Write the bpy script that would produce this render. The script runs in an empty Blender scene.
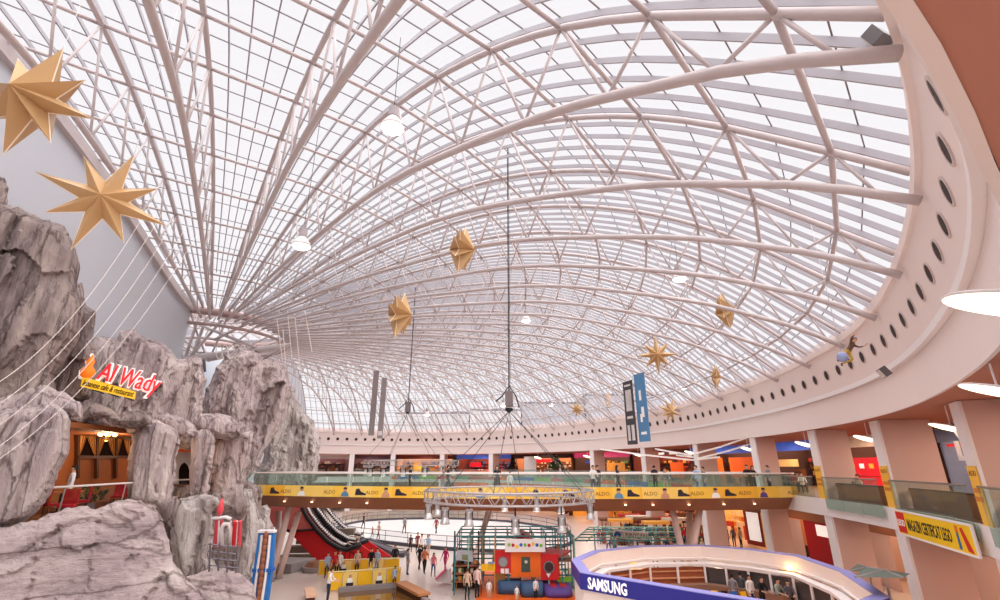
import bpy, bmesh, math, random
from mathutils import Vector, Matrix, noise
random.seed(7)
V = Vector
sc = bpy.context.scene
COL = sc.collection
PI = math.pi

# ------------------------------------------------------------------ camera
FPX = 478.0
TH = math.radians(19.15)
CT, ST = math.cos(TH), math.sin(TH)
EYE = 7.35            # eye height above the lower floor (z = 0)
L2 = 5.6              # gallery floor
RLOW, RLIP, RTOP = 9.35, 10.98, 13.19   # under edge, lip and top of the white ring

def ray(px, py):
    u = (px - 500) / FPX
    v = (300 - py) / FPX
    return V((u, CT - v * ST, ST + v * CT))
def W(px, py, d):                     # point seen at (px,py) at forward distance d
    r = ray(px, py) * d
    return V((r.x, r.y, r.z + EYE))
def WZ(px, py, z):                    # ... on the level z
    r = ray(px, py)
    r = r * ((z - EYE) / r.z)
    return V((r.x, r.y, z))
def WY(px, py, y):
    r = ray(px, py)
    r = r * (y / r.y)
    return V((r.x, r.y, r.z + EYE))

cam = bpy.data.cameras.new('camera')
cam.sensor_width = 36
cam.lens = FPX * 36 / 1000
cam.clip_end = 1000
cam.clip_start = 0.05
co = bpy.data.objects.new('camera', cam)
COL.objects.link(co)
co.location = (0, 0, EYE)
co.rotation_euler = (PI / 2 + TH, 0, 0)
sc.camera = co
sc.view_settings.view_transform = 'Standard'
sc.view_settings.look = 'None'
sc.view_settings.gamma = 1
sc.view_settings.use_curve_mapping = False
sc.view_settings.exposure = 0.74

# ------------------------------------------------------------------ materials
def lin(c):
    r = []
    for x in c[:3]:
        x = x / 255
        r.append(x / 12.92 if x <= 0.04045 else ((x + 0.055) / 1.055) ** 2.4)
    return (r[0], r[1], r[2], 1)
MATS = {}
def mat(name, col, rough=0.6, metal=0.0, emit=0.0, var=0.06, scale=3.0, bump=0.0, spec=0.3, emit_col=None):
    if name in MATS:
        return MATS[name]
    m = bpy.data.materials.new(name)
    m.use_nodes = True
    nt = m.node_tree
    b = nt.nodes['Principled BSDF']
    b.inputs['Roughness'].default_value = rough
    b.inputs['Metallic'].default_value = metal
    b.inputs['Specular IOR Level'].default_value = spec
    base = lin(col)
    if var > 0 or bump > 0:
        tc = nt.nodes.new('ShaderNodeTexCoord')
        nz = nt.nodes.new('ShaderNodeTexNoise')
        nz.inputs['Scale'].default_value = scale
        nz.inputs['Detail'].default_value = 3
        nt.links.new(tc.outputs['Object'], nz.inputs['Vector'])
        mx = nt.nodes.new('ShaderNodeMix')
        mx.data_type = 'RGBA'
        mx.inputs[6].default_value = tuple(x * (1 - var) for x in base[:3]) + (1,)
        mx.inputs[7].default_value = tuple(min(1, x * (1 + var)) for x in base[:3]) + (1,)
        nt.links.new(nz.outputs['Fac'], mx.inputs[0])
        nt.links.new(mx.outputs[2], b.inputs['Base Color'])
        if bump > 0:
            bp = nt.nodes.new('ShaderNodeBump')
            bp.inputs['Strength'].default_value = bump
            nt.links.new(nz.outputs['Fac'], bp.inputs['Height'])
            nt.links.new(bp.outputs['Normal'], b.inputs['Normal'])
    else:
        b.inputs['Base Color'].default_value = base
    if emit > 0:
        b.inputs['Emission Color'].default_value = lin(emit_col or col)
        b.inputs['Emission Strength'].default_value = emit
    MATS[name] = m
    return m

def glass_mat(name, tint, refl=0.06, haze=0.0):
    m = bpy.data.materials.new(name)
    m.use_nodes = True
    nt = m.node_tree
    for n in list(nt.nodes):
        nt.nodes.remove(n)
    out = nt.nodes.new('ShaderNodeOutputMaterial')
    tr = nt.nodes.new('ShaderNodeBsdfTransparent')
    tr.inputs[0].default_value = lin(tint)
    gl = nt.nodes.new('ShaderNodeBsdfGlossy')
    gl.inputs['Roughness'].default_value = 0.05
    mx = nt.nodes.new('ShaderNodeMixShader')
    mx.inputs[0].default_value = refl
    nt.links.new(tr.outputs[0], mx.inputs[1])
    nt.links.new(gl.outputs[0], mx.inputs[2])
    last = mx
    if haze > 0:
        df = nt.nodes.new('ShaderNodeBsdfDiffuse')
        df.inputs[0].default_value = lin((215, 228, 220))
        m2 = nt.nodes.new('ShaderNodeMixShader')
        m2.inputs[0].default_value = haze
        nt.links.new(mx.outputs[0], m2.inputs[1])
        nt.links.new(df.outputs[0], m2.inputs[2])
        last = m2
    nt.links.new(last.outputs[0], out.inputs[0])
    MATS[name] = m
    return m

def rock_mat(name, c1, c2, c3, sc_=(1.5, 1.5, 0.28), crack=0.95):
    m = bpy.data.materials.new(name)
    m.use_nodes = True
    nt = m.node_tree
    b = nt.nodes['Principled BSDF']
    b.inputs['Roughness'].default_value = 0.85
    b.inputs['Specular IOR Level'].default_value = 0.15
    geo = nt.nodes.new('ShaderNodeNewGeometry')
    mp = nt.nodes.new('ShaderNodeMapping')
    mp.inputs['Scale'].default_value = sc_
    nt.links.new(geo.outputs['Position'], mp.inputs['Vector'])
    n1 = nt.nodes.new('ShaderNodeTexNoise')
    n1.inputs['Scale'].default_value = 0.9
    n1.inputs['Detail'].default_value = 6
    n1.inputs['Roughness'].default_value = 0.65
    nt.links.new(mp.outputs[0], n1.inputs['Vector'])
    n2 = nt.nodes.new('ShaderNodeTexNoise')
    n2.inputs['Scale'].default_value = 3.2
    n2.inputs['Detail'].default_value = 8
    n2.inputs['Roughness'].default_value = 0.7
    nt.links.new(mp.outputs[0], n2.inputs['Vector'])
    cr = nt.nodes.new('ShaderNodeValToRGB')
    e = cr.color_ramp.elements
    e[0].position = 0.34; e[0].color = lin(c1)
    e[1].position = 0.68; e[1].color = lin(c3)
    k = e.new(0.5); k.color = lin(c2)
    nt.links.new(n1.outputs['Fac'], cr.inputs[0])
    cr2 = nt.nodes.new('ShaderNodeValToRGB')
    e = cr2.color_ramp.elements
    e[0].position = 0.33; e[0].color = (0.4, 0.36, 0.35, 1)
    e[1].position = 0.46; e[1].color = (1, 1, 1, 1)
    nt.links.new(n2.outputs['Fac'], cr2.inputs[0])
    mu = nt.nodes.new('ShaderNodeMix')
    mu.data_type = 'RGBA'; mu.blend_type = 'MULTIPLY'
    mu.inputs[0].default_value = crack
    nt.links.new(cr.outputs[0], mu.inputs[6])
    nt.links.new(cr2.outputs[0], mu.inputs[7])
    # thin dark fissures
    vo = nt.nodes.new('ShaderNodeTexVoronoi')
    vo.feature = 'DISTANCE_TO_EDGE'
    vo.inputs['Scale'].default_value = 0.55
    wv = nt.nodes.new('ShaderNodeMix')
    wv.data_type = 'RGBA'; wv.blend_type = 'ADD'
    wv.inputs[0].default_value = 1.6
    nt.links.new(mp.outputs[0], wv.inputs[6])
    nt.links.new(n1.outputs['Color'], wv.inputs[7])
    nt.links.new(wv.outputs[2], vo.inputs['Vector'])
    cr3 = nt.nodes.new('ShaderNodeValToRGB')
    e = cr3.color_ramp.elements
    e[0].position = 0.0; e[0].color = (0.30, 0.26, 0.25, 1)
    e[1].position = 0.035; e[1].color = (1, 1, 1, 1)
    nt.links.new(vo.outputs['Distance'], cr3.inputs[0])
    m3 = nt.nodes.new('ShaderNodeMix')
    m3.data_type = 'RGBA'; m3.blend_type = 'MULTIPLY'
    m3.inputs[0].default_value = 0.8
    nt.links.new(mu.outputs[2], m3.inputs[6])
    nt.links.new(cr3.outputs[0], m3.inputs[7])
    nt.links.new(m3.outputs[2], b.inputs['Base Color'])
    bp = nt.nodes.new('ShaderNodeBump')
    bp.inputs['Strength'].default_value = 0.9
    bp.inputs['Distance'].default_value = 0.4
    nt.links.new(n2.outputs['Fac'], bp.inputs['Height'])
    nt.links.new(bp.outputs['Normal'], b.inputs['Normal'])
    MATS[name] = m
    return m

def banner_mat(name):
    # yellow printed banner with paler and deeper blocks along its length
    m = bpy.data.materials.new(name)
    m.use_nodes = True
    nt = m.node_tree
    b = nt.nodes['Principled BSDF']
    b.inputs['Roughness'].default_value = 0.5
    geo = nt.nodes.new('ShaderNodeNewGeometry')
    mp = nt.nodes.new('ShaderNodeMapping')
    mp.inputs['Scale'].default_value = (0.55, 0.0, 0.0)
    nt.links.new(geo.outputs['Position'], mp.inputs['Vector'])
    n1 = nt.nodes.new('ShaderNodeTexVoronoi')
    n1.voronoi_dimensions = '3D'
    n1.inputs['Scale'].default_value = 1.0
    nt.links.new(mp.outputs[0], n1.inputs['Vector'])
    sp = nt.nodes.new('ShaderNodeSeparateColor')
    nt.links.new(n1.outputs['Color'], sp.inputs[0])
    cr = nt.nodes.new('ShaderNodeValToRGB')
    cr.color_ramp.interpolation = 'CONSTANT'
    e = cr.color_ramp.elements
    e[0].position = 0.0; e[0].color = lin((252, 205, 78))
    e[1].position = 0.4; e[1].color = lin((250, 190, 60))
    k = e.new(0.7); k.color = lin((253, 214, 110))
    nt.links.new(sp.outputs[0], cr.inputs[0])
    nt.links.new(cr.outputs[0], b.inputs['Base Color'])
    MATS[name] = m
    return m

STEEL = mat('white_painted_steel', (198, 186, 185), 0.45, var=0.03)
BARM = mat('pale_grey_glazing_bar', (168, 164, 170), 0.4, var=0.02)
BARD = mat('dark_glazing_line', (124, 114, 116), 0.5, var=0.02)
RINGW = mat('pinkish_white_plaster', (236, 220, 214), 0.7, var=0.02, scale=0.5)
WHITE = mat('white_paint', (238, 230, 228), 0.55, var=0.02)
WALLG = mat('pale_grey_wall', (204, 207, 214), 0.8, var=0.02, scale=0.3)
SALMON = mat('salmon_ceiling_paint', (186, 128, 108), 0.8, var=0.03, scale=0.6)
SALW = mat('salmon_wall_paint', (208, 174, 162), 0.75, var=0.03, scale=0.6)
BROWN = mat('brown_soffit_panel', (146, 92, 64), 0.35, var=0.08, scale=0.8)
DARK = mat('black_metal', (34, 31, 33), 0.5, var=0.05)
CHROME = mat('brushed_steel', (200, 196, 194), 0.3, metal=0.8, var=0.03)
GOLD = mat('matt_gold_card', (200, 162, 116), 0.42, metal=0.25, var=0.05, scale=1.5)
GOLDE = mat('pale_card_edge', (250, 236, 214), 0.6, var=0.02)
FLOORM = mat('pale_polished_floor', (216, 200, 190), 0.28, var=0.06, scale=0.35, spec=0.5)
ICE = mat('white_ice', (244, 240, 238), 0.25, var=0.02, scale=0.4)
RED = mat('red_panel', (206, 36, 40), 0.45, var=0.05)
ORANGE = mat('orange_panel', (238, 106, 30), 0.45, var=0.05)
YELLOW = mat('yellow_panel', (246, 190, 36), 0.5, var=0.05)
BLUE = mat('blue_panel', (40, 100, 178), 0.45, var=0.06)
TEAL = mat('teal_pipe', (62, 132, 136), 0.45, var=0.05)
GREEN = mat('green_pad', (126, 186, 60), 0.55, var=0.06)
PURPLE = mat('purple_cushion', (96, 70, 140), 0.55, var=0.06)
SAMB = mat('deep_blue_fascia', (52, 52, 150), 0.4, var=0.03)
LAV = mat('lit_blue_top_board', (150, 148, 210), 0.5, var=0.03)  # fascia blue made paler: light on the top edge put into the colour
CREAM = mat('cream_board', (248, 232, 222), 0.5, var=0.02)
WOOD = mat('reddish_wood', (176, 104, 72), 0.45, var=0.12, scale=4)
DWOOD = mat('dark_wood', (82, 46, 28), 0.5, var=0.12, scale=4)
LEAF = mat('dark_green_leaf', (58, 82, 46), 0.6, var=0.25, scale=8)
LEAFP = mat('pale_dusty_leaf', (146, 146, 104), 0.7, var=0.25, scale=8)
REDF = mat('red_fabric', (176, 22, 34), 0.8, var=0.08)
CURT = mat('amber_curtain', (214, 148, 82), 0.8, var=0.1, scale=5)
LAMPW = mat('lit_lamp_white', (255, 248, 238), 0.5, emit=5.0, var=0)
LAMPD = mat('lit_disc_lamp', (255, 232, 205), 0.5, emit=1.6, var=0)
LAMPY = mat('lit_warm_bulb', (255, 196, 110), 0.5, emit=14.0, var=0)
SHOPL = mat('lit_shop_ceiling_panel', (255, 222, 186), 0.5, emit=2.2, var=0)
BANN = banner_mat('yellow_printed_banner')
GLR = glass_mat('roof_glass', (252, 251, 253), 0.03)
GLC = glass_mat('clear_glass', (248, 250, 250), 0.03)
GLB = glass_mat('greenish_balustrade_glass', (234, 243, 239), 0.05, 0.05)
ROCK = rock_mat('mauve_grey_rock', (164, 146, 146), (214, 194, 192), (240, 225, 217))
ROCKM = rock_mat('smooth_mauve_rock', (160, 140, 140), (202, 182, 180), (228, 212, 206), (0.45, 0.45, 1.5), 0.6)
ROCKP = rock_mat('pale_rock', (170, 156, 152), (216, 204, 199), (242, 232, 225))
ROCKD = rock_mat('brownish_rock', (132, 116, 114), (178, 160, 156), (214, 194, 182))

# ------------------------------------------------------------------ mesh builder
class MB:
    def __init__(s, o=(0, 0, 0)):
        s.o = V(o); s.v = []; s.f = []; s.mi = []
    def add(s, vs, fs, mi=0):
        n = len(s.v)
        s.v += [V(p) for p in vs]
        s.f += [tuple(i + n for i in f) for f in fs]
        s.mi += [mi] * len(fs)
        return s
    def box(s, c, size, rz=0.0, mi=0, M=None):
        c = V(c); hx, hy, hz = size[0] / 2, size[1] / 2, size[2] / 2
        R = M if M is not None else Matrix.Rotation(rz, 3, 'Z')
        vs = [c + R @ V((x * hx, y * hy, z * hz)) for x in (-1, 1) for y in (-1, 1) for z in (-1, 1)]
        return s.add(vs, [(0, 1, 3, 2), (4, 6, 7, 5), (0, 4, 5, 1), (2, 3, 7, 6), (0, 2, 6, 4), (1, 5, 7, 3)], mi)
    def bar(s, p, q, w, h, up=(0, 0, 1), mi=0):
        p, q = V(p), V(q); d = (q - p).normalized()
        sd = d.cross(V(up))
        sd = sd.normalized() if sd.length > 1e-6 else V((1, 0, 0))
        u = sd.cross(d).normalized()
        vs = [e + sd * (a * w / 2) + u * (b * h / 2) for e in (p, q) for a, b in ((-1, -1), (1, -1), (1, 1), (-1, 1))]
        return s.add(vs, [(3, 2, 1, 0), (4, 5, 6, 7), (0, 1, 5, 4), (1, 2, 6, 5), (2, 3, 7, 6), (3, 0, 4, 7)], mi)
    def path(s, pts, r, n=8, closed=False, mi=0):
        pts = [V(p) for p in pts]; m = len(pts); vs = []; fs = []
        u = None
        for i, p in enumerate(pts):
            a = pts[(i - 1) % m] if (closed or i > 0) else p
            b = pts[(i + 1) % m] if (closed or i < m - 1) else p
            t = (b - a).normalized()
            if u is None:
                u = t.cross(V((0, 0, 1)))
                if u.length < 1e-3: u = t.cross(V((1, 0, 0)))
            u = (u - t * u.dot(t)).normalized()
            w = t.cross(u)
            rr = r[i] if isinstance(r, (list, tuple)) else r
            vs += [p + (u * math.cos(2 * PI * k / n) + w * math.sin(2 * PI * k / n)) * rr for k in range(n)]
        for i in range(m if closed else m - 1):
            j = (i + 1) % m
            for k in range(n):
                l = (k + 1) % n
                fs.append((i * n + k, i * n + l, j * n + l, j * n + k))
        if not closed:
            fs.append(tuple(range(n - 1, -1, -1)))
            fs.append(tuple((m - 1) * n + k for k in range(n)))
        return s.add(vs, fs, mi)
    def tube(s, p, q, r, n=8, r2=None, mi=0):
        return s.path([p, q], [r, r if r2 is None else r2], n, mi=mi)
    def prism(s, poly, vec, mi=0):
        n = len(poly); vec = V(vec)
        vs = [V(p) for p in poly] + [V(p) + vec for p in poly]
        fs = [tuple(range(n - 1, -1, -1)), tuple(range(n, 2 * n))]
        fs += [(i, (i + 1) % n, n + (i + 1) % n, n + i) for i in range(n)]
        return s.add(vs, fs, mi)
    def lathe(s, prof, c, n=16, mi=0, M=None):
        c = V(c); vs = []; fs = []
        R = M if M is not None else Matrix.Identity(3)
        for r, z in prof:
            for k in range(n):
                vs.append(c + R @ V((r * math.cos(2 * PI * k / n), r * math.sin(2 * PI * k / n), z)))
        for i in range(len(prof) - 1):
            for k in range(n):
                l = (k + 1) % n
                fs.append((i * n + k, i * n + l, (i + 1) * n + l, (i + 1) * n + k))
        fs.append(tuple(range(n - 1, -1, -1)))
        fs.append(tuple((len(prof) - 1) * n + k for k in range(n)))
        return s.add(vs, fs, mi)
    def ball(s, c, r, n=10, mi=0, sz=1.0):
        pr = [(max(1e-3, r * math.sin(PI * i / (n // 2 + 1))), -r * sz * math.cos(PI * i / (n // 2 + 1))) for i in range(n // 2 + 2)]
        return s.lathe(pr, c, n, mi)
    def sweep(s, rows, mi=0, closed=True, caps=True):
        # rows: list of cross-sections, each the same number of points
        k = len(rows[0]); vs = [p for r in rows for p in r]; fs = []
        for i in range(len(rows) - 1):
            for j in range(k if closed else k - 1):
                l = (j + 1) % k
                fs.append((i * k + j, i * k + l, (i + 1) * k + l, (i + 1) * k + j))
        if closed and caps:
            fs.append(tuple(range(k - 1, -1, -1)))
            fs.append(tuple((len(rows) - 1) * k + j for j in range(k)))
        return s.add(vs, fs, mi)
    def build(s, name, m, parent=None, smooth=False, fix=True):
        me = bpy.data.meshes.new(name)
        me.from_pydata([tuple(p - s.o) for p in s.v], [], s.f)
        for x in (m if isinstance(m, (list, tuple)) else [m]):
            me.materials.append(x)
        if any(s.mi):
            me.polygons.foreach_set('material_index', s.mi)
        if fix:
            bm = bmesh.new(); bm.from_mesh(me)
            bmesh.ops.recalc_face_normals(bm, faces=bm.faces[:])
            bm.to_mesh(me); bm.free()
        if smooth:
            me.polygons.foreach_set('use_smooth', [True] * len(me.polygons))
        o = bpy.data.objects.new(name, me)
        COL.objects.link(o)
        if parent is not None:
            o.parent = parent
        else:
            o.location = s.o
        return o

def tag(o, label=None, cat=None, group=None, kind=None):
    if label: o['label'] = label
    if cat: o['category'] = cat
    if group: o['group'] = group
    if kind: o['kind'] = kind
    return o
def thing(name, label, cat, loc=(0, 0, 0), group=None, rz=0.0):
    o = bpy.data.objects.new(name, None)
    o.empty_display_size = 0.2
    COL.objects.link(o)
    o.location = loc
    o.rotation_euler = (0, 0, rz)
    return tag(o, label, cat, group)
def copy_tree(o, parent=None, mats=None):
    c = o.copy()
    COL.objects.link(c)
    if parent is not None: c.parent = parent
    for ch in list(o.children):
        copy_tree(ch, c)
    return c
def dup(o, loc, rz=None, label=None, group=None, scale=None):
    c = copy_tree(o)
    c.location = loc
    if rz is not None: c.rotation_euler = (0, 0, rz)
    if scale is not None: c.scale = (scale,) * 3
    if label: c['label'] = label
    if group: c['group'] = group
    return c
def struct(name, mb, m, parent=None, smooth=False):
    o = mb.build(name, m, parent, smooth)
    if parent is None: o['kind'] = 'structure'
    return o
def lettering(text, size, M, m, parent, name='lettering', depth=0.02, align='LEFT', o=(0, 0, 0), bold=0.0, sx=1.0, width=None):
    cu = bpy.data.curves.new(name, 'FONT')
    cu.body = text; cu.size = size; cu.extrude = depth; cu.align_x = align; cu.offset = bold
    cu.resolution_u = 2
    t = bpy.data.objects.new(name, cu)
    COL.objects.link(t)
    dg = bpy.context.evaluated_depsgraph_get()
    me = bpy.data.meshes.new_from_object(t.evaluated_get(dg))
    bpy.data.objects.remove(t)
    bpy.data.curves.remove(cu)
    if width: sx = width / max(1e-6, max(v.co.x for v in me.vertices) - min(v.co.x for v in me.vertices))
    me.transform(Matrix.Diagonal((sx, 1, 1, 1)))
    me.transform(Matrix.Translation(-V(o)) @ M)
    me.materials.clear(); me.materials.append(m)
    ob = bpy.data.objects.new(name, me)
    COL.objects.link(ob)
    ob.parent = parent
    return ob
def frame(origin, xdir, normal):
    # matrix whose x runs along xdir, z along the outward normal
    x = V(xdir).normalized(); n = V(normal); n = (n - x * n.dot(x)).normalized(); y = n.cross(x)
    M = Matrix(((x.x, y.x, n.x, origin[0]), (x.y, y.y, n.y, origin[1]), (x.z, y.z, n.z, origin[2]), (0, 0, 0, 1)))
    return M

# ------------------------------------------------------------------ ring curve
RP = [(-30, -22), (-14, -10.3), (-6, -4.0), (0, 0.42), (1.735, 1.6), (3.15, 2.69), (6.4, 5.5), (10.2, 10.1), (14.2, 16.6), (16.7, 22.8), (18.4, 31), (18.9, 40),
      (18.6, 49), (16.6, 58), (13.2, 66.8), (7.6, 76.5), (0, 84.5), (-9, 89.3), (-19, 90.2), (-31, 86), (-38, 79), (-44, 70)]
def catmull(P, n):
    out = []
    for i in range(1, len(P) - 2):
        p0, p1, p2, p3 = [V((p[0], p[1], 0)) for p in P[i - 1:i + 3]]
        for k in range(n):
            t = k / n
            out.append(0.5 * ((2 * p1) + (p2 - p0) * t + (2 * p0 - 5 * p1 + 4 * p2 - p3) * t * t + (3 * p1 - p0 - 3 * p2 + p3) * t ** 3))
    out.append(V((P[-2][0], P[-2][1], 0)))
    return out
RC = catmull(RP, 10)
RN = []
for i in range(len(RC)):
    t = (RC[min(i + 1, len(RC) - 1)] - RC[max(i - 1, 0)]).normalized()
    RN.append(V((t.y, -t.x, 0)))          # outward (right of travel)
SL = [0.0]
for i in range(1, len(RC)): SL.append(SL[-1] + (RC[i] - RC[i - 1]).length)
def at_s(s):
    for i in range(1, len(SL)):
        if SL[i] >= s or i == len(SL) - 1:
            t = (s - SL[i - 1]) / (SL[i] - SL[i - 1])
            return RC[i - 1].lerp(RC[i], t), RN[i - 1].lerp(RN[i], t).normalized()
def s_of(x, y):
    p = V((x, y, 0)); best = None
    for i in range(1, len(RC)):
        a, b = RC[i - 1], RC[i]; ab = b - a
        t = max(0, min(1, (p - a).dot(ab) / ab.dot(ab)))
        dd = (a + ab * t - p).length
        if best is None or dd < best[0]: best = (dd, SL[i - 1] + t * (SL[i] - SL[i - 1]))
    return best[1]
SBT = None
def SB(s):
    # how far the gallery edge stands back behind the ring's under edge
    global SBT
    if SBT is None: SBT = [(s_of(10.2, 10.1), 0.9), (s_of(14.2, 15.8), 0.9), (s_of(16.7, 22.6), 0.65), (s_of(18.4, 31), 0.1), (s_of(18.9, 40), 0.0)]
    if s <= SBT[0][0]: return SBT[0][1]
    for (a, x), (b, y) in zip(SBT, SBT[1:]):
        if s <= b: return x + (y - x) * (s - a) / (b - a)
    return 0.0
def rpt(s, off, z):
    p, n = at_s(s)
    if z < RLOW - 0.6: off += SB(s)
    q = p + n * off
    return V((q.x, q.y, z))
def ring_sweep(name, prof, s0, s1, m, step=0.8, parent=None, origin=(0, 0, 0)):
    n = max(2, int((s1 - s0) / step)); mb = MB(origin)
    mb.sweep([[rpt(s0 + (s1 - s0) * i / n, o, z) for o, z in prof] for i in range(n + 1)])
    return mb.build(name, m, parent)
STOT = SL[-1]
#SECTION_ROOF
# ------------------------------------------------------------------ roof
HUB = V((-27.45, 44.06, 0))
UP = [(6.4, 14.6), (10, 15.1), (14, 16.0), (18, 16.9), (22, 17.6), (26, 17.9), (30, 17.8), (34, 17.2), (37.5, 16.2), (41, 14.7), (43.9, 13.0), (46.2, 11.25), (48.4, 9.2), (50, 7.65), (51.2, 6.45)]
LO = [(6.4, 14.1), (15.7, 14.2), (23, 14.0), (28.5, 13.6), (33, 13.15), (36.4, 12.5), (39.6, 11.6), (42.4, 10.7), (44.6, 9.9), (46.3, 9.1), (48.3, 8.1), (50, 6.95)]
CU = [(6.4, 0.25), (10, 0.5), (18, 0.95), (26, 1.02), (34, 0.68), (42, 0.34), (50, 0.0), (52, 0.0)]
CL = [(6.4, 0.6), (10, 0.6), (26, 0.41), (50, 0.0), (52, 0.0)]
def interp(T, x):
    if x <= T[0][0]: return T[0][1]
    for i in range(1, len(T)):
        if x <= T[i][0]:
            # cubic through neighbours
            x0, y0 = T[i - 1]; x1, y1 = T[i]
            m0 = (T[i][1] - T[max(i - 2, 0)][1]) / (T[i][0] - T[max(i - 2, 0)][0])
            m1 = (T[min(i + 1, len(T) - 1)][1] - T[i - 1][1]) / (T[min(i + 1, len(T) - 1)][0] - T[i - 1][0])
            t = (x - x0) / (x1 - x0); h = x1 - x0
            return (2 * t ** 3 - 3 * t * t + 1) * y0 + (t ** 3 - 2 * t * t + t) * h * m0 + (-2 * t ** 3 + 3 * t * t) * y1 + (t ** 3 - t * t) * h * m1
    return T[-1][1]
def ringR(phi):
    d = V((math.cos(phi), math.sin(phi), 0))
    for i in range(1, len(RC)):
        a, b = RC[i - 1] - HUB, RC[i] - HUB
        ca, cb = d.cross(a).z, d.cross(b).z
        if ca <= 0 <= cb and a.dot(d) > 0:
            t = -ca / (cb - ca)
            return (a.lerp(b, t)).dot(d)
    return 47.0
NR = 31
PHI = [math.radians(-50.04 + 5.685 * (k - 4)) for k in range(NR)]
PHI[0] = math.radians(-74.2)
RAD = [ringR(p) - 0.35 for p in PHI]
def rp(i, dn, tab, dz=0.0):
    z = interp(tab, dn) + L2 + dz - interp(CU if tab is UP else CL, dn)
    r = dn * RAD[i] / 50 if dn > 6.4 else 6.4 * (1 + (RAD[i] / 50 - 1) * 0)
    if dn > 6.4: r = 6.4 + (dn - 6.4) * (RAD[i] - 6.4) / 43.6
    return V((HUB.x + math.cos(PHI[i]) * r, HUB.y + math.sin(PHI[i]) * r, z))
NODES = [6.4, 9.7, 12.9, 16.1, 19.3, 22.5, 25.8, 29.0, 32.2, 35.3, 38.4, 41.5, 44.3, 46.7, 48.8, 50.0]
GL_UP = 0.42
ords = ['first', 'second', 'third', 'fourth', 'fifth', 'sixth', 'seventh', 'eighth', 'ninth', 'tenth', 'eleventh', 'twelfth', 'thirteenth', 'fourteenth',
        'fifteenth', 'sixteenth', 'seventeenth', 'eighteenth', 'nineteenth', 'twentieth', 'twenty-first', 'twenty-second', 'twenty-third', 'twenty-fourth', 'twenty-fifth', 'twenty-sixth', 'twenty-seventh', 'twenty-eighth', 'twenty-ninth', 'thirtieth', 'thirty-first']
for i in range(NR):
    o = rp(i, 50, LO)
    t = thing('roof_truss', 'white steel roof truss rib under the glass, %s counted from the tall grey wall' % ords[i], 'roof truss', o, 'steel ribs fanning out under the glass roof')
    fine = [6.4 + 43.6 * k / 40 for k in range(41)]
    MB(o).path([rp(i, d, UP) for d in fine], 0.1, 8).build('upper_chord', STEEL, t, True)
    if i: MB(o).path([rp(i, d, LO) for d in fine], 0.115, 8).build('lower_chord', STEEL, t, True)
    for k in range(1, len(NODES) - 1) if i else []:
        u = rp(i, NODES[k], UP)
        for dn in ((NODES[k - 1] + NODES[k]) / 2, (NODES[k] + NODES[k + 1]) / 2):
            MB(o).tube(u, rp(i, dn, LO), 0.045, 6).build('web_strut', STEEL, t, True)
for k in range(1, len(NODES) - 1):
    n = len(NODES) - 1 - k
    o = rp(4, NODES[k], UP)
    h = MB(o)
    for i in range(NR - 1):
        h.tube(rp(i, NODES[k], UP), rp(i + 1, NODES[k], UP), 0.072, 8)
    tag(h.build('roof_hoop', STEEL, None, True), 'white steel hoop tube tying the roof ribs together, %s up from the white ring' % ords[n - 1], 'roof tube', 'steel hoops under the glass roof')
# glass shell with its glazing bars
fine = []
for k in range(len(NODES) - 1):
    fine += [NODES[k] + (NODES[k + 1] - NODES[k]) * j / 2 for j in range(2)]
fine.append(50.75)
g = MB()
for i in range(NR - 1):
    for k in range(len(fine) - 1):
        q = [rp(i, fine[k], UP, GL_UP), rp(i + 1, fine[k], UP, GL_UP), rp(i + 1, fine[k + 1], UP, GL_UP), rp(i, fine[k + 1], UP, GL_UP)]
        g.add(q, [(0, 1, 2, 3)])
roof = g.build('ceiling', GLR, None, False, fix=False)
roof['kind'] = 'structure'
NB = 5
for i in range(NR - 1):
    b = MB()
    for j in range(NB):
        f = j / NB
        for k in range(len(fine) - 1):
            if j % 2 and fine[k + 1] < 14: continue
            p = rp(i, fine[k], UP, GL_UP - 0.16).lerp(rp(i + 1, fine[k], UP, GL_UP - 0.16), f)
            q = rp(i, fine[k + 1], UP, GL_UP - 0.16).lerp(rp(i + 1, fine[k + 1], UP, GL_UP - 0.16), f)
            b.bar(p, q, 0.05, 0.165)
    b.build('glazing_bars', BARM, roof)
    b = MB()
    for k in range(1, len(fine) - 1):
        b.bar(rp(i, fine[k], UP, GL_UP - 0.03), rp(i + 1, fine[k], UP, GL_UP - 0.03), 0.03, 0.04)
    b.build('glazing_lines', BARD, roof)
# hub
HC = V((-27.2, 44, 0)); HZ = EYE + 12.25
hub = thing('roof_hub', 'round steel hub ring where all roof ribs meet above the rock tower', 'roof hub', (HC.x, HC.y, HZ))
ho = hub.location
circ = lambda r, z, n=40: [V((HC.x + r * math.cos(2 * PI * k / n), HC.y + r * math.sin(2 * PI * k / n), z)) for k in range(n)]
HUBM = mat('brownish_steel', (176, 150, 146), 0.5, var=0.05)
MB(ho).path(circ(6.45, HZ), 0.3, 8, True).build('ring_beam', HUBM, hub, True)
MB(ho).path(circ(6.45, HZ - 1.1), 0.14, 8, True).build('ring_beam', HUBM, hub, True)
MB(ho).path(circ(3.4, HZ - 1.6), 0.14, 8, True).build('inner_ring', STEEL, hub, True)
for k in range(14):
    a = 2 * PI * k / 14
    e = V((math.cos(a), math.sin(a), 0))
    MB(ho).tube(HC + e * 6.45 + V((0, 0, HZ)), HC + e * 3.4 + V((0, 0, HZ - 1.6)), 0.09, 6).build('spoke', STEEL, hub, True)
    MB(ho).tube(HC + e * 3.4 + V((0, 0, HZ - 1.6)), HC + V((0, 0, HZ - 3.0)), 0.09, 6).build('stay', STEEL, hub, True)
cap = MB(ho)
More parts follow.
